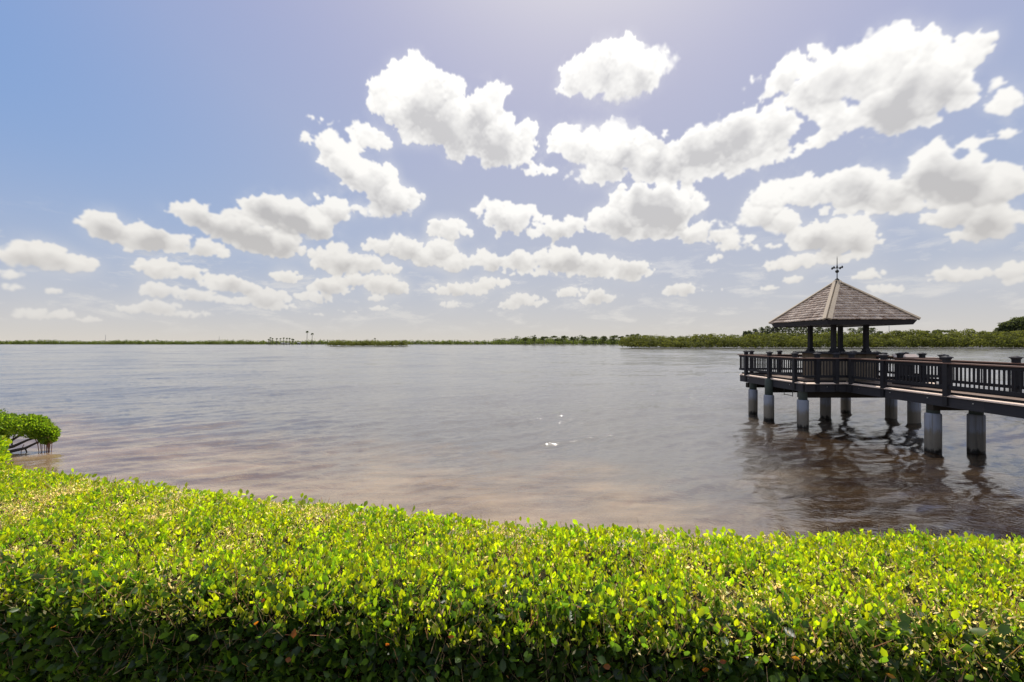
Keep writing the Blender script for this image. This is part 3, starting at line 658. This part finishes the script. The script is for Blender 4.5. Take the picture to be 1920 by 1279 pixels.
def railing(p0, p1, balus=True):
    x0, y0 = p0; x1, y1 = p1; L = math.hypot(x1 - x0, y1 - y0); ux, uy = (x1 - x0) / L, (y1 - y0) / L; nx, ny = -uy, ux
    def bar(name, z0, z1, w, m, ext=0.0):
        a = (x0 - ux * ext, y0 - uy * ext); c = (x1 + ux * ext, y1 + uy * ext)
        q = [(a[0] - nx * w, a[1] - ny * w), (c[0] - nx * w, c[1] - ny * w), (c[0] + nx * w, c[1] + ny * w), (a[0] + nx * w, a[1] + ny * w)]
        ch = .005
        q2 = [(a[0] - nx * (w - ch), a[1] - ny * (w - ch)), (c[0] - nx * (w - ch), c[1] - ny * (w - ch)), (c[0] + nx * (w - ch), c[1] + ny * (w - ch)), (a[0] + nx * (w - ch), a[1] + ny * (w - ch))]
        b = MB(); b.loft([[(x, y, z0) for x, y in q], [(x, y, z1 - ch) for x, y in q], [(x, y, z1) for x, y in q2]]); b.build(name, m, pier)
    bar('handrail', RT - .036, RT, .072, M_rail, 0.07 if abs(nx) > .5 else 0.060)
    bar('top_rail', RT - .125, RT - .038, .021, M_navy)
    bar('bottom_rail', DZ + .225, DZ + .315, .0215, M_navy)
    stuff = MB(); n = int(L / .112)
    for i in range(n):
        f = (i + .5) / n; x, y = x0 + (x1 - x0) * f, y0 + (y1 - y0) * f
        if any(math.hypot(x - a, y - b_) < .085 for a, b_ in posts): continue
        if y < 9.0: stuff.box(x - .0125, x + .0125, y - .0125, y + .0125, DZ + .30, RT - .10)
        else: inst('baluster', bal_me, pier, (x, y, DZ + .30))
    if stuff.v: stuff.build('baluster', M_navy, pier, 'stuff')
railing((RW0, 0.2), (RW0, RY0)); railing((RW1, 0.2), (RW1, RY0))
railing((RX0, RY0), (RW0, RY0)); railing((RW1, RY0), (RX1, RY0))
railing((RX0, RY0), (RX0, RY1)); railing((RX1, RY0), (RX1, RY1)); railing((RX0, RY1), (RX1, RY1))

# ------------------------------------------------------------------ gazebo
GX, GY = 13.34, 17.07
gz = empty('gazebo', (GX, GY, DZ), 'square gazebo with wooden shingle pyramid roof on four dark columns, at the pier end', 'gazebo')
CT = 2.785                                      # counter top
for side in range(4):
    for k in range(9):
        a = -.85 + .189 * (k + .5)
        x0, x1 = a - .0925, a + .0925
        vs = {0: (x0, x1, -.85, -.82), 1: (x0, x1, .82, .85), 2: (-.85, -.82, x0, x1), 3: (.82, .85, x0, x1)}[side]
        if side >= 2 and k in (0, 8): vs = (vs[0], vs[1], max(vs[2], -.817), min(vs[3], .817))
        t = random.uniform(-.003, .003)
        MB().box(GX + vs[0] + t, GX + vs[1] + t, GY + vs[2] + t, GY + vs[3] + t, DZ + .012, CT - .07, .004).build('wall_plank', M_plank, gz)
MB().box(GX - .80, GX + .80, GY - .80, GY + .80, DZ + .01, CT - .08).build('wall_frame', M_beam, gz)
MB().box(GX - 1.09, GX + 1.09, GY - 1.09, GY + 1.09, CT - .062, CT, .008).build('counter_top', M_navy, gz)
EZ0, EZ = 3.845, 4.03                          # fascia bottom, eave
col_me = MB().box(-.068, .068, -.068, .068, CT + .001, EZ0 + .10, .01)
colbase = MB(); colbase.loft([[(sx_ * w, sy_ * w, z) for sx_, sy_ in ((-1, -1), (1, -1), (1, 1), (-1, 1))] for w, z in ((.118, CT + .002), (.118, CT + .05), (.092, CT + .075), (.092, CT + .12), (.072, CT + .15))])
cm = col_me.mesh('column', M_navy); cb = colbase.mesh('column_base', M_navy)
for sx_ in (-1, 1):
    for sy_ in (-1, 1):
        p = inst('column', cm, gz, (GX + sx_ * .641, GY + sy_ * .641, 0)); c = bpy.data.objects.new('column_base', cb); C.objects.link(c); c.parent = p
H = 1.69; AZ = 5.66; HF = H - .10
MB().box(GX - HF + .03, GX + HF - .03, GY - HF + .03, GY + HF - .03, EZ0 + .03, EZ0 + .05).build('ceiling', M_beam, gz)
for nx, ny in ((-1, 0), (1, 0), (0, -1), (0, 1)):
    # fascia leaning slightly outward to the eave
    w = HF
    def ring(z, h): return [(GX + nx * h + (-ny) * h, GY + ny * h + nx * h, z), (GX + nx * h + ny * h, GY + ny * h - nx * h, z)]
    b = MB(); a0 = ring(EZ0, w); a1 = ring(EZ - .015, H - .02); i0 = ring(EZ0, w - .04); i1 = ring(EZ - .015, H - .06)
    b.add([*a0, *a1, *i0, *i1], [(0, 1, 3, 2), (4, 6, 7, 5), (0, 4, 5, 1), (2, 3, 7, 6), (0, 2, 6, 4), (1, 5, 7, 3)]); b.build('fascia_board', M_fascia, gz)
roof = MB().add([(GX - H, GY - H, EZ), (GX + H, GY - H, EZ), (GX + H, GY + H, EZ), (GX - H, GY + H, EZ), (GX, GY, AZ)], [(0, 1, 4), (1, 2, 4), (2, 3, 4), (3, 0, 4), (3, 2, 1, 0)]).build('roof', M_beam, gz)
SL = math.hypot(H, AZ - EZ); NR = 16; ex = SL / NR
sv = []; sf = []; sc = []
rs = random.Random(3)
for face in range(4):
    ang = face * math.pi / 2
    out = Vector((math.sin(ang), -math.cos(ang), 0)); u = Vector((math.cos(ang), math.sin(ang), 0))
    up = (Vector((GX, GY, AZ)) - (Vector((GX, GY, EZ)) + out * H)).normalized(); nn = u.cross(up).normalized()
    if nn.z < 0: nn = -nn
    org = Vector((GX, GY, EZ)) + out * H
    for r_ in range(NR):
        s0 = r_ * ex - (.03 if r_ == 0 else 0); s1 = min(s0 + ex * 1.35, SL)
        lim = H * (1 - (r_ * ex) / SL)
        x = -lim - .02 + rs.uniform(-.05, 0)
        while x < lim:
            w = rs.uniform(.11, .21); xa, xb = max(x, -lim), min(x + w - .007, lim)
            x += w
            if xb - xa < .02: continue
            j = rs.uniform(-.012, .012); th = rs.uniform(.034, .052); lift = .030
            lim2 = H * (1 - s1 / SL)
            ya, yb = max(min(xa, lim2), -lim2), max(min(xb, lim2), -lim2)
            i0 = len(sv)
            A = org + up * (s0 + j); B = org + up * s1
            for (pp, q, z) in ((A, xa, lift), (A, xb, lift), (B, yb, .002), (B, ya, .002), (A, xa, lift + th), (A, xb, lift + th), (B, yb, .008), (B, ya, .008)):
                sv.append(tuple(pp + u * q + nn * z))
            sf += [(i0 + 4, i0 + 5, i0 + 6, i0 + 7), (i0, i0 + 1, i0 + 5, i0 + 4), (i0 + 1, i0 + 2, i0 + 6, i0 + 5), (i0 + 3, i0, i0 + 4, i0 + 7)]
            tn = min(max(rs.gauss(.60, .22), 0), 1); sc += [(tn, tn, tn, 1)] * 8
shm = np_mesh('shingle', np.array(sv), np.array(sf), M_shingle, np.array(sc))
o = link('shingle', shm, roof, 'stuff'); o.location = -worldloc(roof)
if Vector(roof.location).length < 1e-6: pass
for sx_ in (-1, 1):
    for sy_ in (-1, 1):
        e0 = Vector((GX + sx_ * (H + .03), GY + sy_ * (H + .03), EZ + .015)); ap = Vector((GX, GY, AZ + .045))
        t_ = (ap - e0).normalized()
        b = MB()
        for side in (0, 1):
            uu = Vector((-sx_, 0, 0)) if side == 0 else Vector((0, -sy_, 0))
            dd = (uu - t_ * uu.dot(t_)).normalized(); nn = t_.cross(dd)
            if nn.z < 0: nn = -nn
            off = nn * .062
            pts = []
            for p_, w in ((e0, .135), (ap, .115)):
                pts += [p_ + off, p_ + dd * w + off * 1.2, p_ + dd * w + off * .2, p_ + off * .2]
            b.add(pts, [(0, 1, 5, 4), (1, 2, 6, 5), (3, 0, 4, 7), (0, 3, 2, 1), (4, 5, 6, 7), (2, 3, 7, 6)])
        b.build('hip_cap', M_hip, roof)
# weather vane
vz = AZ + .03
wv_ = empty('weather_vane', (GX, GY, vz), 'slender black iron weather vane on the peak of the gazebo roof', 'weather vane')
b = MB(); b.lathe(GX, GY, [(.085, vz), (.085, vz + .05), (.05, vz + .09), (.018, vz + .13), (.014, 6.30), (.011, 6.62), (.002, 6.72)], 12); b.build('pole', M_iron, wv_, sm=True)
b = MB(); b.lathe(GX, GY, [(.012, 6.02), (.045, 6.04), (.066, 6.075), (.066, 6.105), (.045, 6.14), (.012, 6.16)], 14); b.build('ball', M_iron, wv_, sm=True)
b = MB(); b.lathe(GX, GY, [(.012, 6.20), (.026, 6.24), (.03, 6.28), (.018, 6.33), (.012, 6.36)], 12); b.build('hub', M_iron, wv_, sm=True)
for k, a in enumerate((.35, .35 + math.pi / 2, .35 + math.pi, .35 + 1.5 * math.pi)):
    cx, sn = math.cos(a), math.sin(a); tip = (GX + cx * .19, GY + sn * .19, 6.235)
    b = MB(); b.tube([(GX, GY, 6.225), tip], .009, 6)
    b.lathe(tip[0], tip[1], [(.004, 6.185), (.03, 6.205), (.036, 6.24), (.022, 6.275), (.004, 6.30)], 8); b.build('arm', M_iron, wv_)
# flood light under the left eave
fx, fy, fz = GX - H + .12, GY + H - .15, EZ0
fl = empty('flood_light', (fx, fy, fz), 'small black twin flood light under the left eave corner of the gazebo', 'light')
MB().box(fx - .05, fx + .05, fy - .04, fy + .04, fz - .05, fz - .002, .008).build('base', M_iron, fl)
for s_ in (-1, 1):
    b = MB(); c0 = Vector((fx + s_ * .03, fy, fz - .06)); c1 = c0 + Vector((s_ * .11, -.03, -.05))
    b.tube([c0, c0 + (c1 - c0) * .4, c0 + (c1 - c0) * .45, c1], [.015, .02, .045, .055], 10); b.build('lamp_head', M_iron, fl)
# pale tilted panel behind the right front railing
pn = empty('information_panel', (14.95, 15.85, DZ), 'pale pinkish tilted panel standing just behind the railing right of the gazebo', 'panel')
b = MB(); b.add([(14.47, 15.74, 2.62), (15.40, 15.74, 2.62), (15.38, 15.86, 2.735), (14.49, 15.86, 2.735), (14.47, 15.765, 2.60), (15.40, 15.765, 2.60), (15.38, 15.885, 2.715), (14.49, 15.885, 2.715)],
                 [(0, 1, 2, 3), (7, 6, 5, 4), (0, 4, 5, 1), (1, 5, 6, 2), (2, 6, 7, 3), (3, 7, 4, 0)]); b.build('board', M_panel, pn)
for x in (14.65, 15.22): MB().box(x - .04, x + .04, 15.82, 15.90, DZ + .004, 2.66, .005).build('leg', M_navy, pn)

# ------------------------------------------------------------------ leaves close by
# obovate blade, folded along the midrib: unit length along +Y, normal +Z
LV = np.array([(0, 0, 0), (-.24, .32, .05), (-.31, .68, .06), (0, 1.0, -.02), (.31, .68, .06), (.24, .32, .05), (0, .52, -.02)])
LF = np.array([(0, 6, 1), (1, 6, 2), (2, 6, 3), (3, 6, 4), (4, 6, 5), (5, 6, 0)])
LV_, LF_ = LV, LF
LVT = np.array([(0, 0, 0), (-.30, .5, .06), (0, 1, -.02), (.30, .5, .06), (0, .5, -.01)]); LFT = np.array([(0, 4, 1), (1, 4, 2), (2, 4, 3), (3, 4, 0)])
def leaves(P_, dirs, size, cols, wid=1.0, nrm_hint=None, tiny=False):
    LV, LF = (LVT, LFT) if tiny else (LV_, LF_)
    N = len(P_); dirs = dirs / np.linalg.norm(dirs, axis=1, keepdims=True)
    h = rng.normal(size=(N, 3)) if nrm_hint is None else nrm_hint + rng.normal(size=(N, 3)) * 0.5
    nrm = h - (h * dirs).sum(1, keepdims=True) * dirs; nrm /= np.linalg.norm(nrm, axis=1, keepdims=True)
    sidev = np.cross(dirs, nrm)
    s = size[:, None, None]
    wv_l = (wid * rng.uniform(.8, 1.15, N))[:, None, None]; bend = rng.uniform(-.05, .22, N)[:, None]
    lv = np.repeat(LV[None], N, 0).copy(); lv[:, :, 2] -= bend * lv[:, :, 1] ** 2
    V_ = P_[:, None] + s * (lv[:, :, 0:1] * wv_l * sidev[:, None] + lv[:, :, 1:2] * dirs[:, None] + lv[:, :, 2:3] * nrm[:, None])
    F_ = (LF[None] + (np.arange(N) * len(LV))[:, None, None]).reshape(-1, 3)
    cc = np.repeat(np.concatenate([cols, np.ones((N, 1))], 1), len(LV), 0)
    return V_.reshape(-1, 3), F_, cc
def vnoise(x, y, sc, seed=0):
    """cheap smooth value noise for placing patches"""
    r_ = np.random.default_rng(seed); G = r_.uniform(0, 1, (64, 64)); X = x * sc + 20.3; Y = y * sc + 20.7
    xi = np.floor(X).astype(int); yi = np.floor(Y).astype(int); fx_ = X - xi; fy_ = Y - yi; fx_ = fx_ * fx_ * (3 - 2 * fx_); fy_ = fy_ * fy_ * (3 - 2 * fy_)
    g = lambda i, j: G[i % 64, j % 64]
    return (g(xi, yi) * (1 - fx_) + g(xi + 1, yi) * fx_) * (1 - fy_) + (g(xi, yi + 1) * (1 - fx_) + g(xi + 1, yi + 1) * fx_) * fy_
HT = 2.2
nearD = lambda x: 1.555 - 0.092 * x + 0.012 * np.sin(x * 5)
farX = np.array([-9, -6, -4.2, -1.7, 0, 1.35, 2.6, 6]); farY = np.array([5.6, 4.2, 3.46, 2.80, 2.38, 2.24, 2.18, 2.1])
farD = lambda x: np.interp(x, farX, farY)
def topz(x, y):
    f = (y - nearD(x)); g = (farD(x) - y)
    z = HT + 0.035 * (vnoise(x, y, 2.3, 4) - .5) + 0.03 * (vnoise(x, y, 7, 5) - .5)
    return z - 0.10 * np.exp(-np.clip(f, 0, 9) / .06) - 0.05 * np.exp(-np.clip(g, 0, 9) / .06)
hedge = empty('hedge', (-1, 2, 1.27), 'wide clipped hedge of small bright yellow-green leaves filling the foreground', 'hedge')
def pick(N, x0=-7.6, x1=4.6):
    x = rng.uniform(x0, x1, N * 3); y = rng.uniform(1.0, 5.2, N * 3); k = (y > nearD(x)) & (y < farD(x))
    return x[k][:N], y[k][:N]
def tones(N, base, var, alt=None, pa=0.0):
    c = np.array(base)[None] * rng.uniform(1 - var, 1 + var, (N, 1)) * rng.uniform(.88, 1.12, (N, 3))
    if alt is not None:
        k = rng.uniform(0, 1, N) < pa; c[k] = np.array(alt)[None] * rng.uniform(.8, 1.2, (k.sum(), 1))
    return np.clip(c, 0, 1)
# top: young shoots, each with a whorl of upright leaves
def mottle(x, y): return vnoise(x, y, 2.1, 8) * .42 + vnoise(x, y, 5.5, 9) * .33 + vnoise(x, y, 15, 10) * .25
N = 36000; x, y = pick(N); N = len(x); patch = mottle(x, y)
keep = rng.uniform(0, 1, N) < np.clip(1.35 - 4.2 * np.clip(patch - .42, 0, 1), .22, 1); x, y, patch = x[keep], y[keep], patch[keep]; N = len(x)
z = topz(x, y) - .022 - rng.uniform(0, .06, N) * (rng.uniform(0, 1, N) < .6) + np.where(patch < .45, rng.uniform(0, .016, N), 0) + (rng.uniform(0, 1, N) < .02) * .03
ssz = rng.uniform(.016, .034, N) * np.where(patch > .52, .75, 1.0)
sax = rng.normal(size=(N, 3)) * .28; sax[:, 2] = 1
scol = tones(N, (.205, .242, .011), .30, (.085, .150, .016), .28)
per = 5; r5 = np.repeat(np.arange(N), per); M_ = len(r5)
dr = sax[r5] + rng.normal(size=(M_, 3)) * .42; dr[:, 2] = np.abs(dr[:, 2])
P5 = np.stack([x, y, z], 1)[r5] + rng.normal(size=(M_, 3)) * np.array([[.006, .006, .010]])
V1, F1, C1 = leaves(P5, dr, ssz[r5] * rng.uniform(.55, 1.15, M_), np.clip(scol[r5] * rng.uniform(.75, 1.25, (M_, 1)), 0, 1), .72, np.tile([[0, -1.0, .5]], (M_, 1)))
link('foliage', np_mesh('foliage', V1, F1, M_leaf, C1, True), hedge, 'stuff')
# clipped, dried bits and small pale leaves in the worn patches
N = 150000; x, y = pick(N); N = len(x)
patch = mottle(x, y)
keep = rng.uniform(0, 1, N) < np.clip((patch - .36) * 4.0, .25, 1); x, y = x[keep], y[keep]; N = len(x)
z = topz(x, y) - rng.uniform(0, .055, N)
dr = rng.normal(size=(N, 3)); dr[:, 2] = np.abs(dr[:, 2]) + .35
V1, F1, C1 = leaves(np.stack([x, y, z - .01], 1), dr, rng.uniform(.011, .025, N), tones(N, (.56, .48, .26), .40, (.26, .29, .04), .42), .62, None, True)
link('clippings', np_mesh('clippings', V1, F1, M_dry, C1, True), hedge, 'stuff')
# front face, its shade put into darker leaf tones, and the inside
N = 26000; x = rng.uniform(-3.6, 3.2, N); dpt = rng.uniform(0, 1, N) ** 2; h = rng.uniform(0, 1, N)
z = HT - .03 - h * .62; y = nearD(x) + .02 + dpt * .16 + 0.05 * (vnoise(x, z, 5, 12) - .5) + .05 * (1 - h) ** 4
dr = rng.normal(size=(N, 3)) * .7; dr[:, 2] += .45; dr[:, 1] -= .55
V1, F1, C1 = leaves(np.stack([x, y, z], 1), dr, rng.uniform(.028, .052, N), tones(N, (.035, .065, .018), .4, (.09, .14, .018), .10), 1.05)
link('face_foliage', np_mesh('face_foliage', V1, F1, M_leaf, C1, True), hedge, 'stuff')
# back edge
N = 12000; x = rng.uniform(-7.6, 4.6, N); z = HT - .02 - rng.uniform(0, .5, N); y = farD(x) - rng.uniform(0, .12, N)
dr = rng.normal(size=(N, 3)) * .7; dr[:, 2] += .5; dr[:, 1] += .5
V1, F1, C1 = leaves(np.stack([x, y, z], 1), dr, rng.uniform(.028, .048, N), tones(N, (.17, .22, .014), .35), 1.0)
link('back_foliage', np_mesh('back_foliage', V1, F1, M_leaf, C1, True), hedge, 'stuff')
# twigs
N = 9000; x, y = pick(N, -4.5, 3.6); N = len(x); z = topz(x, y) - rng.uniform(.01, .09, N)
xf = rng.uniform(-3, 2.6, 4000); zf = HT - rng.uniform(.03, .6, 4000); x = np.concatenate([x, xf]); y = np.concatenate([y, nearD(xf) + rng.uniform(.0, .14, 4000)]); z = np.concatenate([z, zf]); N = len(x)
dr = rng.normal(size=(N, 3)) * .6; dr[:, 2] = np.abs(dr[:, 2]) + .5; dr /= np.linalg.norm(dr, axis=1, keepdims=True)
a, b_ = rot_from(dr, 0, N); L_ = rng.uniform(.025, .085, N)[:, None]; r_ = rng.uniform(.0007, .0019, N)[:, None]
base = np.stack([x, y, z], 1); rings = []
for end, k_ in ((0, 1.0), (1, .6)):
    for q in range(3):
        an = q * 2.094; rings.append(base + dr * L_ * end + (a * math.cos(an) + b_ * math.sin(an)) * r_ * k_)
Vt = np.stack(rings, 1).reshape(-1, 3); ft = np.array([(0, 1, 4, 3), (1, 2, 5, 4), (2, 0, 3, 5)])
Ft = (ft[None] + (np.arange(N) * 6)[:, None, None]).reshape(-1, 4)
ct = np.repeat(np.concatenate([tones(N, (.26, .20, .13), .4), np.ones((N, 1))], 1), 6, 0)
link('twigs', np_mesh('twigs', Vt, Ft, M_dry, ct), hedge, 'stuff')
# dense inside, a little below the leaf surface
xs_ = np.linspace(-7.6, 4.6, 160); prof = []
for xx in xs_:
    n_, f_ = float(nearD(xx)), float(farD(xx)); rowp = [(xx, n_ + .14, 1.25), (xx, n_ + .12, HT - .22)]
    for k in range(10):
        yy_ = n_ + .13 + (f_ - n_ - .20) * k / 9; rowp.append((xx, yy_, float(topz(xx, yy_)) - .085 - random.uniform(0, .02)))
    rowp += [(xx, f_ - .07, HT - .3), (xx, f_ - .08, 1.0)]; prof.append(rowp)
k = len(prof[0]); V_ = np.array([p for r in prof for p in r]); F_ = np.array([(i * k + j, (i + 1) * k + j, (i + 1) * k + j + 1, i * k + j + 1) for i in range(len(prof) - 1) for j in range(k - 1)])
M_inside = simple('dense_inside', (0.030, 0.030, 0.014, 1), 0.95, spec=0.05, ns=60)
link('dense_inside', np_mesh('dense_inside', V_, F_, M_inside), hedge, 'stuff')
# branches in the face
for i in range(26):
    xx = -2.6 + i * .2 + random.uniform(-.08, .08); yb = float(nearD(xx)) + .10
    b = MB(); p = [(xx, yb + .1, 1.26)]
    for k in range(5): p.append((xx + random.uniform(-.09, .09), yb + random.uniform(-.05, .04), 1.26 + (k + 1) * .165))
    b.tube(p, [.011, .010, .008, .006, .004, .002], 6); b.build('branch', M_bark, hedge)
# the largest leaves, one by one, along the near shoulder of the hedge
def leaf_mesh(col, name='leaf', w=1.0):
    V_ = LV.copy(); V_[:, 0] *= w; V_[:, 2] -= .12 * V_[:, 1] ** 2
    c = np.tile(np.array([[*col, 1]]), (len(V_), 1)); return np_mesh(name, V_, LF, M_leaf, c, True)
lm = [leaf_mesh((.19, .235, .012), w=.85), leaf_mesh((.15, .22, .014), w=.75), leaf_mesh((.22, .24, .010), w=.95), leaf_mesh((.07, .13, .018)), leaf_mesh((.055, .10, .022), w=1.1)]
om = [leaf_mesh((.26, .075, .012)), leaf_mesh((.20, .05, .015), w=.8), leaf_mesh((.30, .13, .02), w=.7)]
def place_leaf(me, x, y, z, dvec, s, label=None):
    dvec = Vector(dvec).normalized(); h = Vector((random.gauss(0, .45), -1, random.gauss(.3, .45))); nr = (h - dvec * h.dot(dvec)).normalized(); sdv = dvec.cross(nr)
    o = bpy.data.objects.new('leaf', me); C.objects.link(o); o.parent = hedge
    mtx = Matrix((sdv * s, dvec * s, nr * s)).transposed().to_4x4(); mtx.translation = Vector((x, y, z)) - worldloc(hedge); o.matrix_local = mtx
    if label: o['label'] = label
for i in range(282):
    x = random.uniform(-2.1, 1.75)
    if i % 3:
        y = float(nearD(x)) + random.uniform(-.01, .22); z = float(topz(x, y)) - random.uniform(.0, .02); me_ = lm[random.choice((0, 1, 2, 0, 3))]
        dv = (random.gauss(0, .35), random.gauss(-.1, .3), 1)
    else:
        z = HT - random.uniform(.04, .36); y = float(nearD(x)) - random.uniform(.0, .035); me_ = lm[random.choice((3, 4, 4, 4))]  # face leaves take the dark greens, shade painted into their colour
        dv = (random.gauss(0, .7), random.gauss(-.5, .4), random.uniform(-.1, 1))
    place_leaf(me_, x, y, z, dv, random.uniform(.027, .044))
for px, py in [(485, 1166), (535, 1236), (553, 1178), (853, 1194), (1363, 1240), (105, 1172), (490, 1127), (1330, 1255), (1130, 1250), (1500, 1236), (730, 1210), (1660, 1262)]:
    D = float(nearD(0)) ; D = 1.40; x = at(px, D); D = float(nearD(x)) - .012; x = at(px, D); z = CZ - (py - 641) / FPX * D
    place_leaf(random.choice(om), x, D, z, (random.uniform(-1, 1), -.2, random.uniform(-.4, .4)), random.uniform(.022, .034), 'dead orange-brown leaf')

# bush showing at the left edge, behind the hedge
bush = empty('bush', (-5.80, 4.15, 1.2), 'rounded yellow-green bush just inside the left edge, behind the hedge', 'bush')
N = 9000; dn = rng.normal(size=(N, 3)); dn /= np.linalg.norm(dn, axis=1, keepdims=True); dn[:, 2] = np.abs(dn[:, 2]) * np.where(rng.uniform(0, 1, N) < .75, 1, -1)
P_ = np.array([[-5.80, 4.15, 1.90]]) + dn * rng.uniform(.78, 1.03, N)[:, None] * np.array([[.46, .5, .50]]) * (1 + .08 * np.sin(dn[:, :1] * 9) * np.cos(dn[:, 2:] * 8))
V1, F1, C1 = leaves(P_, dn * .7 + rng.normal(size=(N, 3)) * .4 + np.array([[0, 0, .5]]), rng.uniform(.028, .05, N), tones(N, (.175, .225, .013), .35, (.075, .14, .016), .2))
link('foliage', np_mesh('foliage', V1, F1, M_leaf, C1, True), bush, 'stuff')
b = MB(); [b.tube([(-5.80, 4.15, 1.15), (-5.80 + math.cos(q) * .2, 4.15 + math.sin(q) * .2, 1.6), (-5.80 + math.cos(q) * .36, 4.15 + math.sin(q) * .36, 2.05)], [.02, .014, .006]) for q in (0, 1.3, 2.6, 3.9, 5.2)]
b.build('stems', M_bark, bush)

# small mangrove leaning over the water at the left
mg = empty('mangrove_shrub', (-14.9, 12.0, 0), 'small mangrove with dark bare limbs leaning over the water at the left', 'mangrove')
for pts, r_ in [([(-15.1, 12.0, -.1), (-14.55, 12.0, .02), (-14.1, 12.05, .12), (-13.75, 12.1, .30), (-13.5, 12.15, .48)], [.06, .05, .038, .026, .014]),
                ([(-15.0, 12.1, .05), (-14.5, 12.1, .16), (-14.15, 12.15, .33), (-13.9, 12.2, .40), (-13.55, 12.2, .42)], [.05, .042, .030, .022, .012]),
                ([(-15.0, 12.2, .1), (-14.7, 12.25, .32), (-14.35, 12.3, .55), (-14.1, 12.35, .75)], [.045, .036, .024, .014]),
                ([(-15.1, 12.2, .1), (-15.0, 12.3, .55), (-14.85, 12.35, .90)], [.05, .035, .018]),
                ([(-14.1, 12.05, .12), (-13.95, 12.05, -.3)], [.016, .012]), ([(-14.55, 12.1, .2), (-14.5, 12.1, .45), (-14.3, 12.1, .7)], [.02, .014, .008])]:
    b = MB(); b.tube(pts, r_, 8); b.build('limb', M_bark, mg, sm=True)
for i in range(14):
    x = random.uniform(-14.3, -13.45); b = MB(); t_ = .42 if x > -13.8 else .2
    if i < 6: x = random.uniform(-13.52, -13.38); t_ = .45
    b.tube([(x, 12.1 + random.uniform(-.1, .1), t_), (x + random.uniform(-.04, .04), 12.1, t_ * .5), (x + random.uniform(-.06, .06), 12.1, -.2)], [.010, .009, .007], 5); b.build('prop_root', M_root, mg)
lob = [(-14.9, 12.3, .76, .42, .28), (-14.4, 12.25, .74, .40, .28), (-14.1, 12.3, .80, .26, .2), (-13.95, 12.2, .66, .34, .26), (-13.62, 12.2, .50, .24, .20), (-13.72, 12.1, .60, .2, .2), (-13.55, 12.15, .36, .16, .12), (-15.4, 12.4, .74, .45, .3), (-15.9, 12.5, .85, .5, .35), (-14.95, 12.2, .60, .25, .22), (-16.4, 12.6, .8, .5, .4), (-15.3, 12.3, .5, .3, .3)]
Pl = []; Dl = []
for cx, cy, cz, rx, rz in lob:
    n_ = 1500; dn = rng.normal(size=(n_, 3)); dn /= np.linalg.norm(dn, axis=1, keepdims=True)
    Pl.append(np.array([[cx, cy, cz]]) + dn * rng.uniform(.55, 1.05, n_)[:, None] * np.array([[rx, rx, rz]])); Dl.append(dn * .8 + np.array([[0, 0, .55]]) + rng.normal(size=(n_, 3)) * .35)
P_ = np.concatenate(Pl); D_ = np.concatenate(Dl); N = len(P_)
V1, F1, C1 = leaves(P_, D_, rng.uniform(.045, .075, N), tones(N, (.12, .175, .018), .35, (.055, .09, .018), .35))
link('foliage', np_mesh('foliage', V1, F1, M_mang, C1, True), mg, 'stuff')

# ------------------------------------------------------------------ render
S.render.engine = 'CYCLES'
S.cycles.max_bounces = 8; S.cycles.transmission_bounces = 6; S.cycles.diffuse_bounces = 3
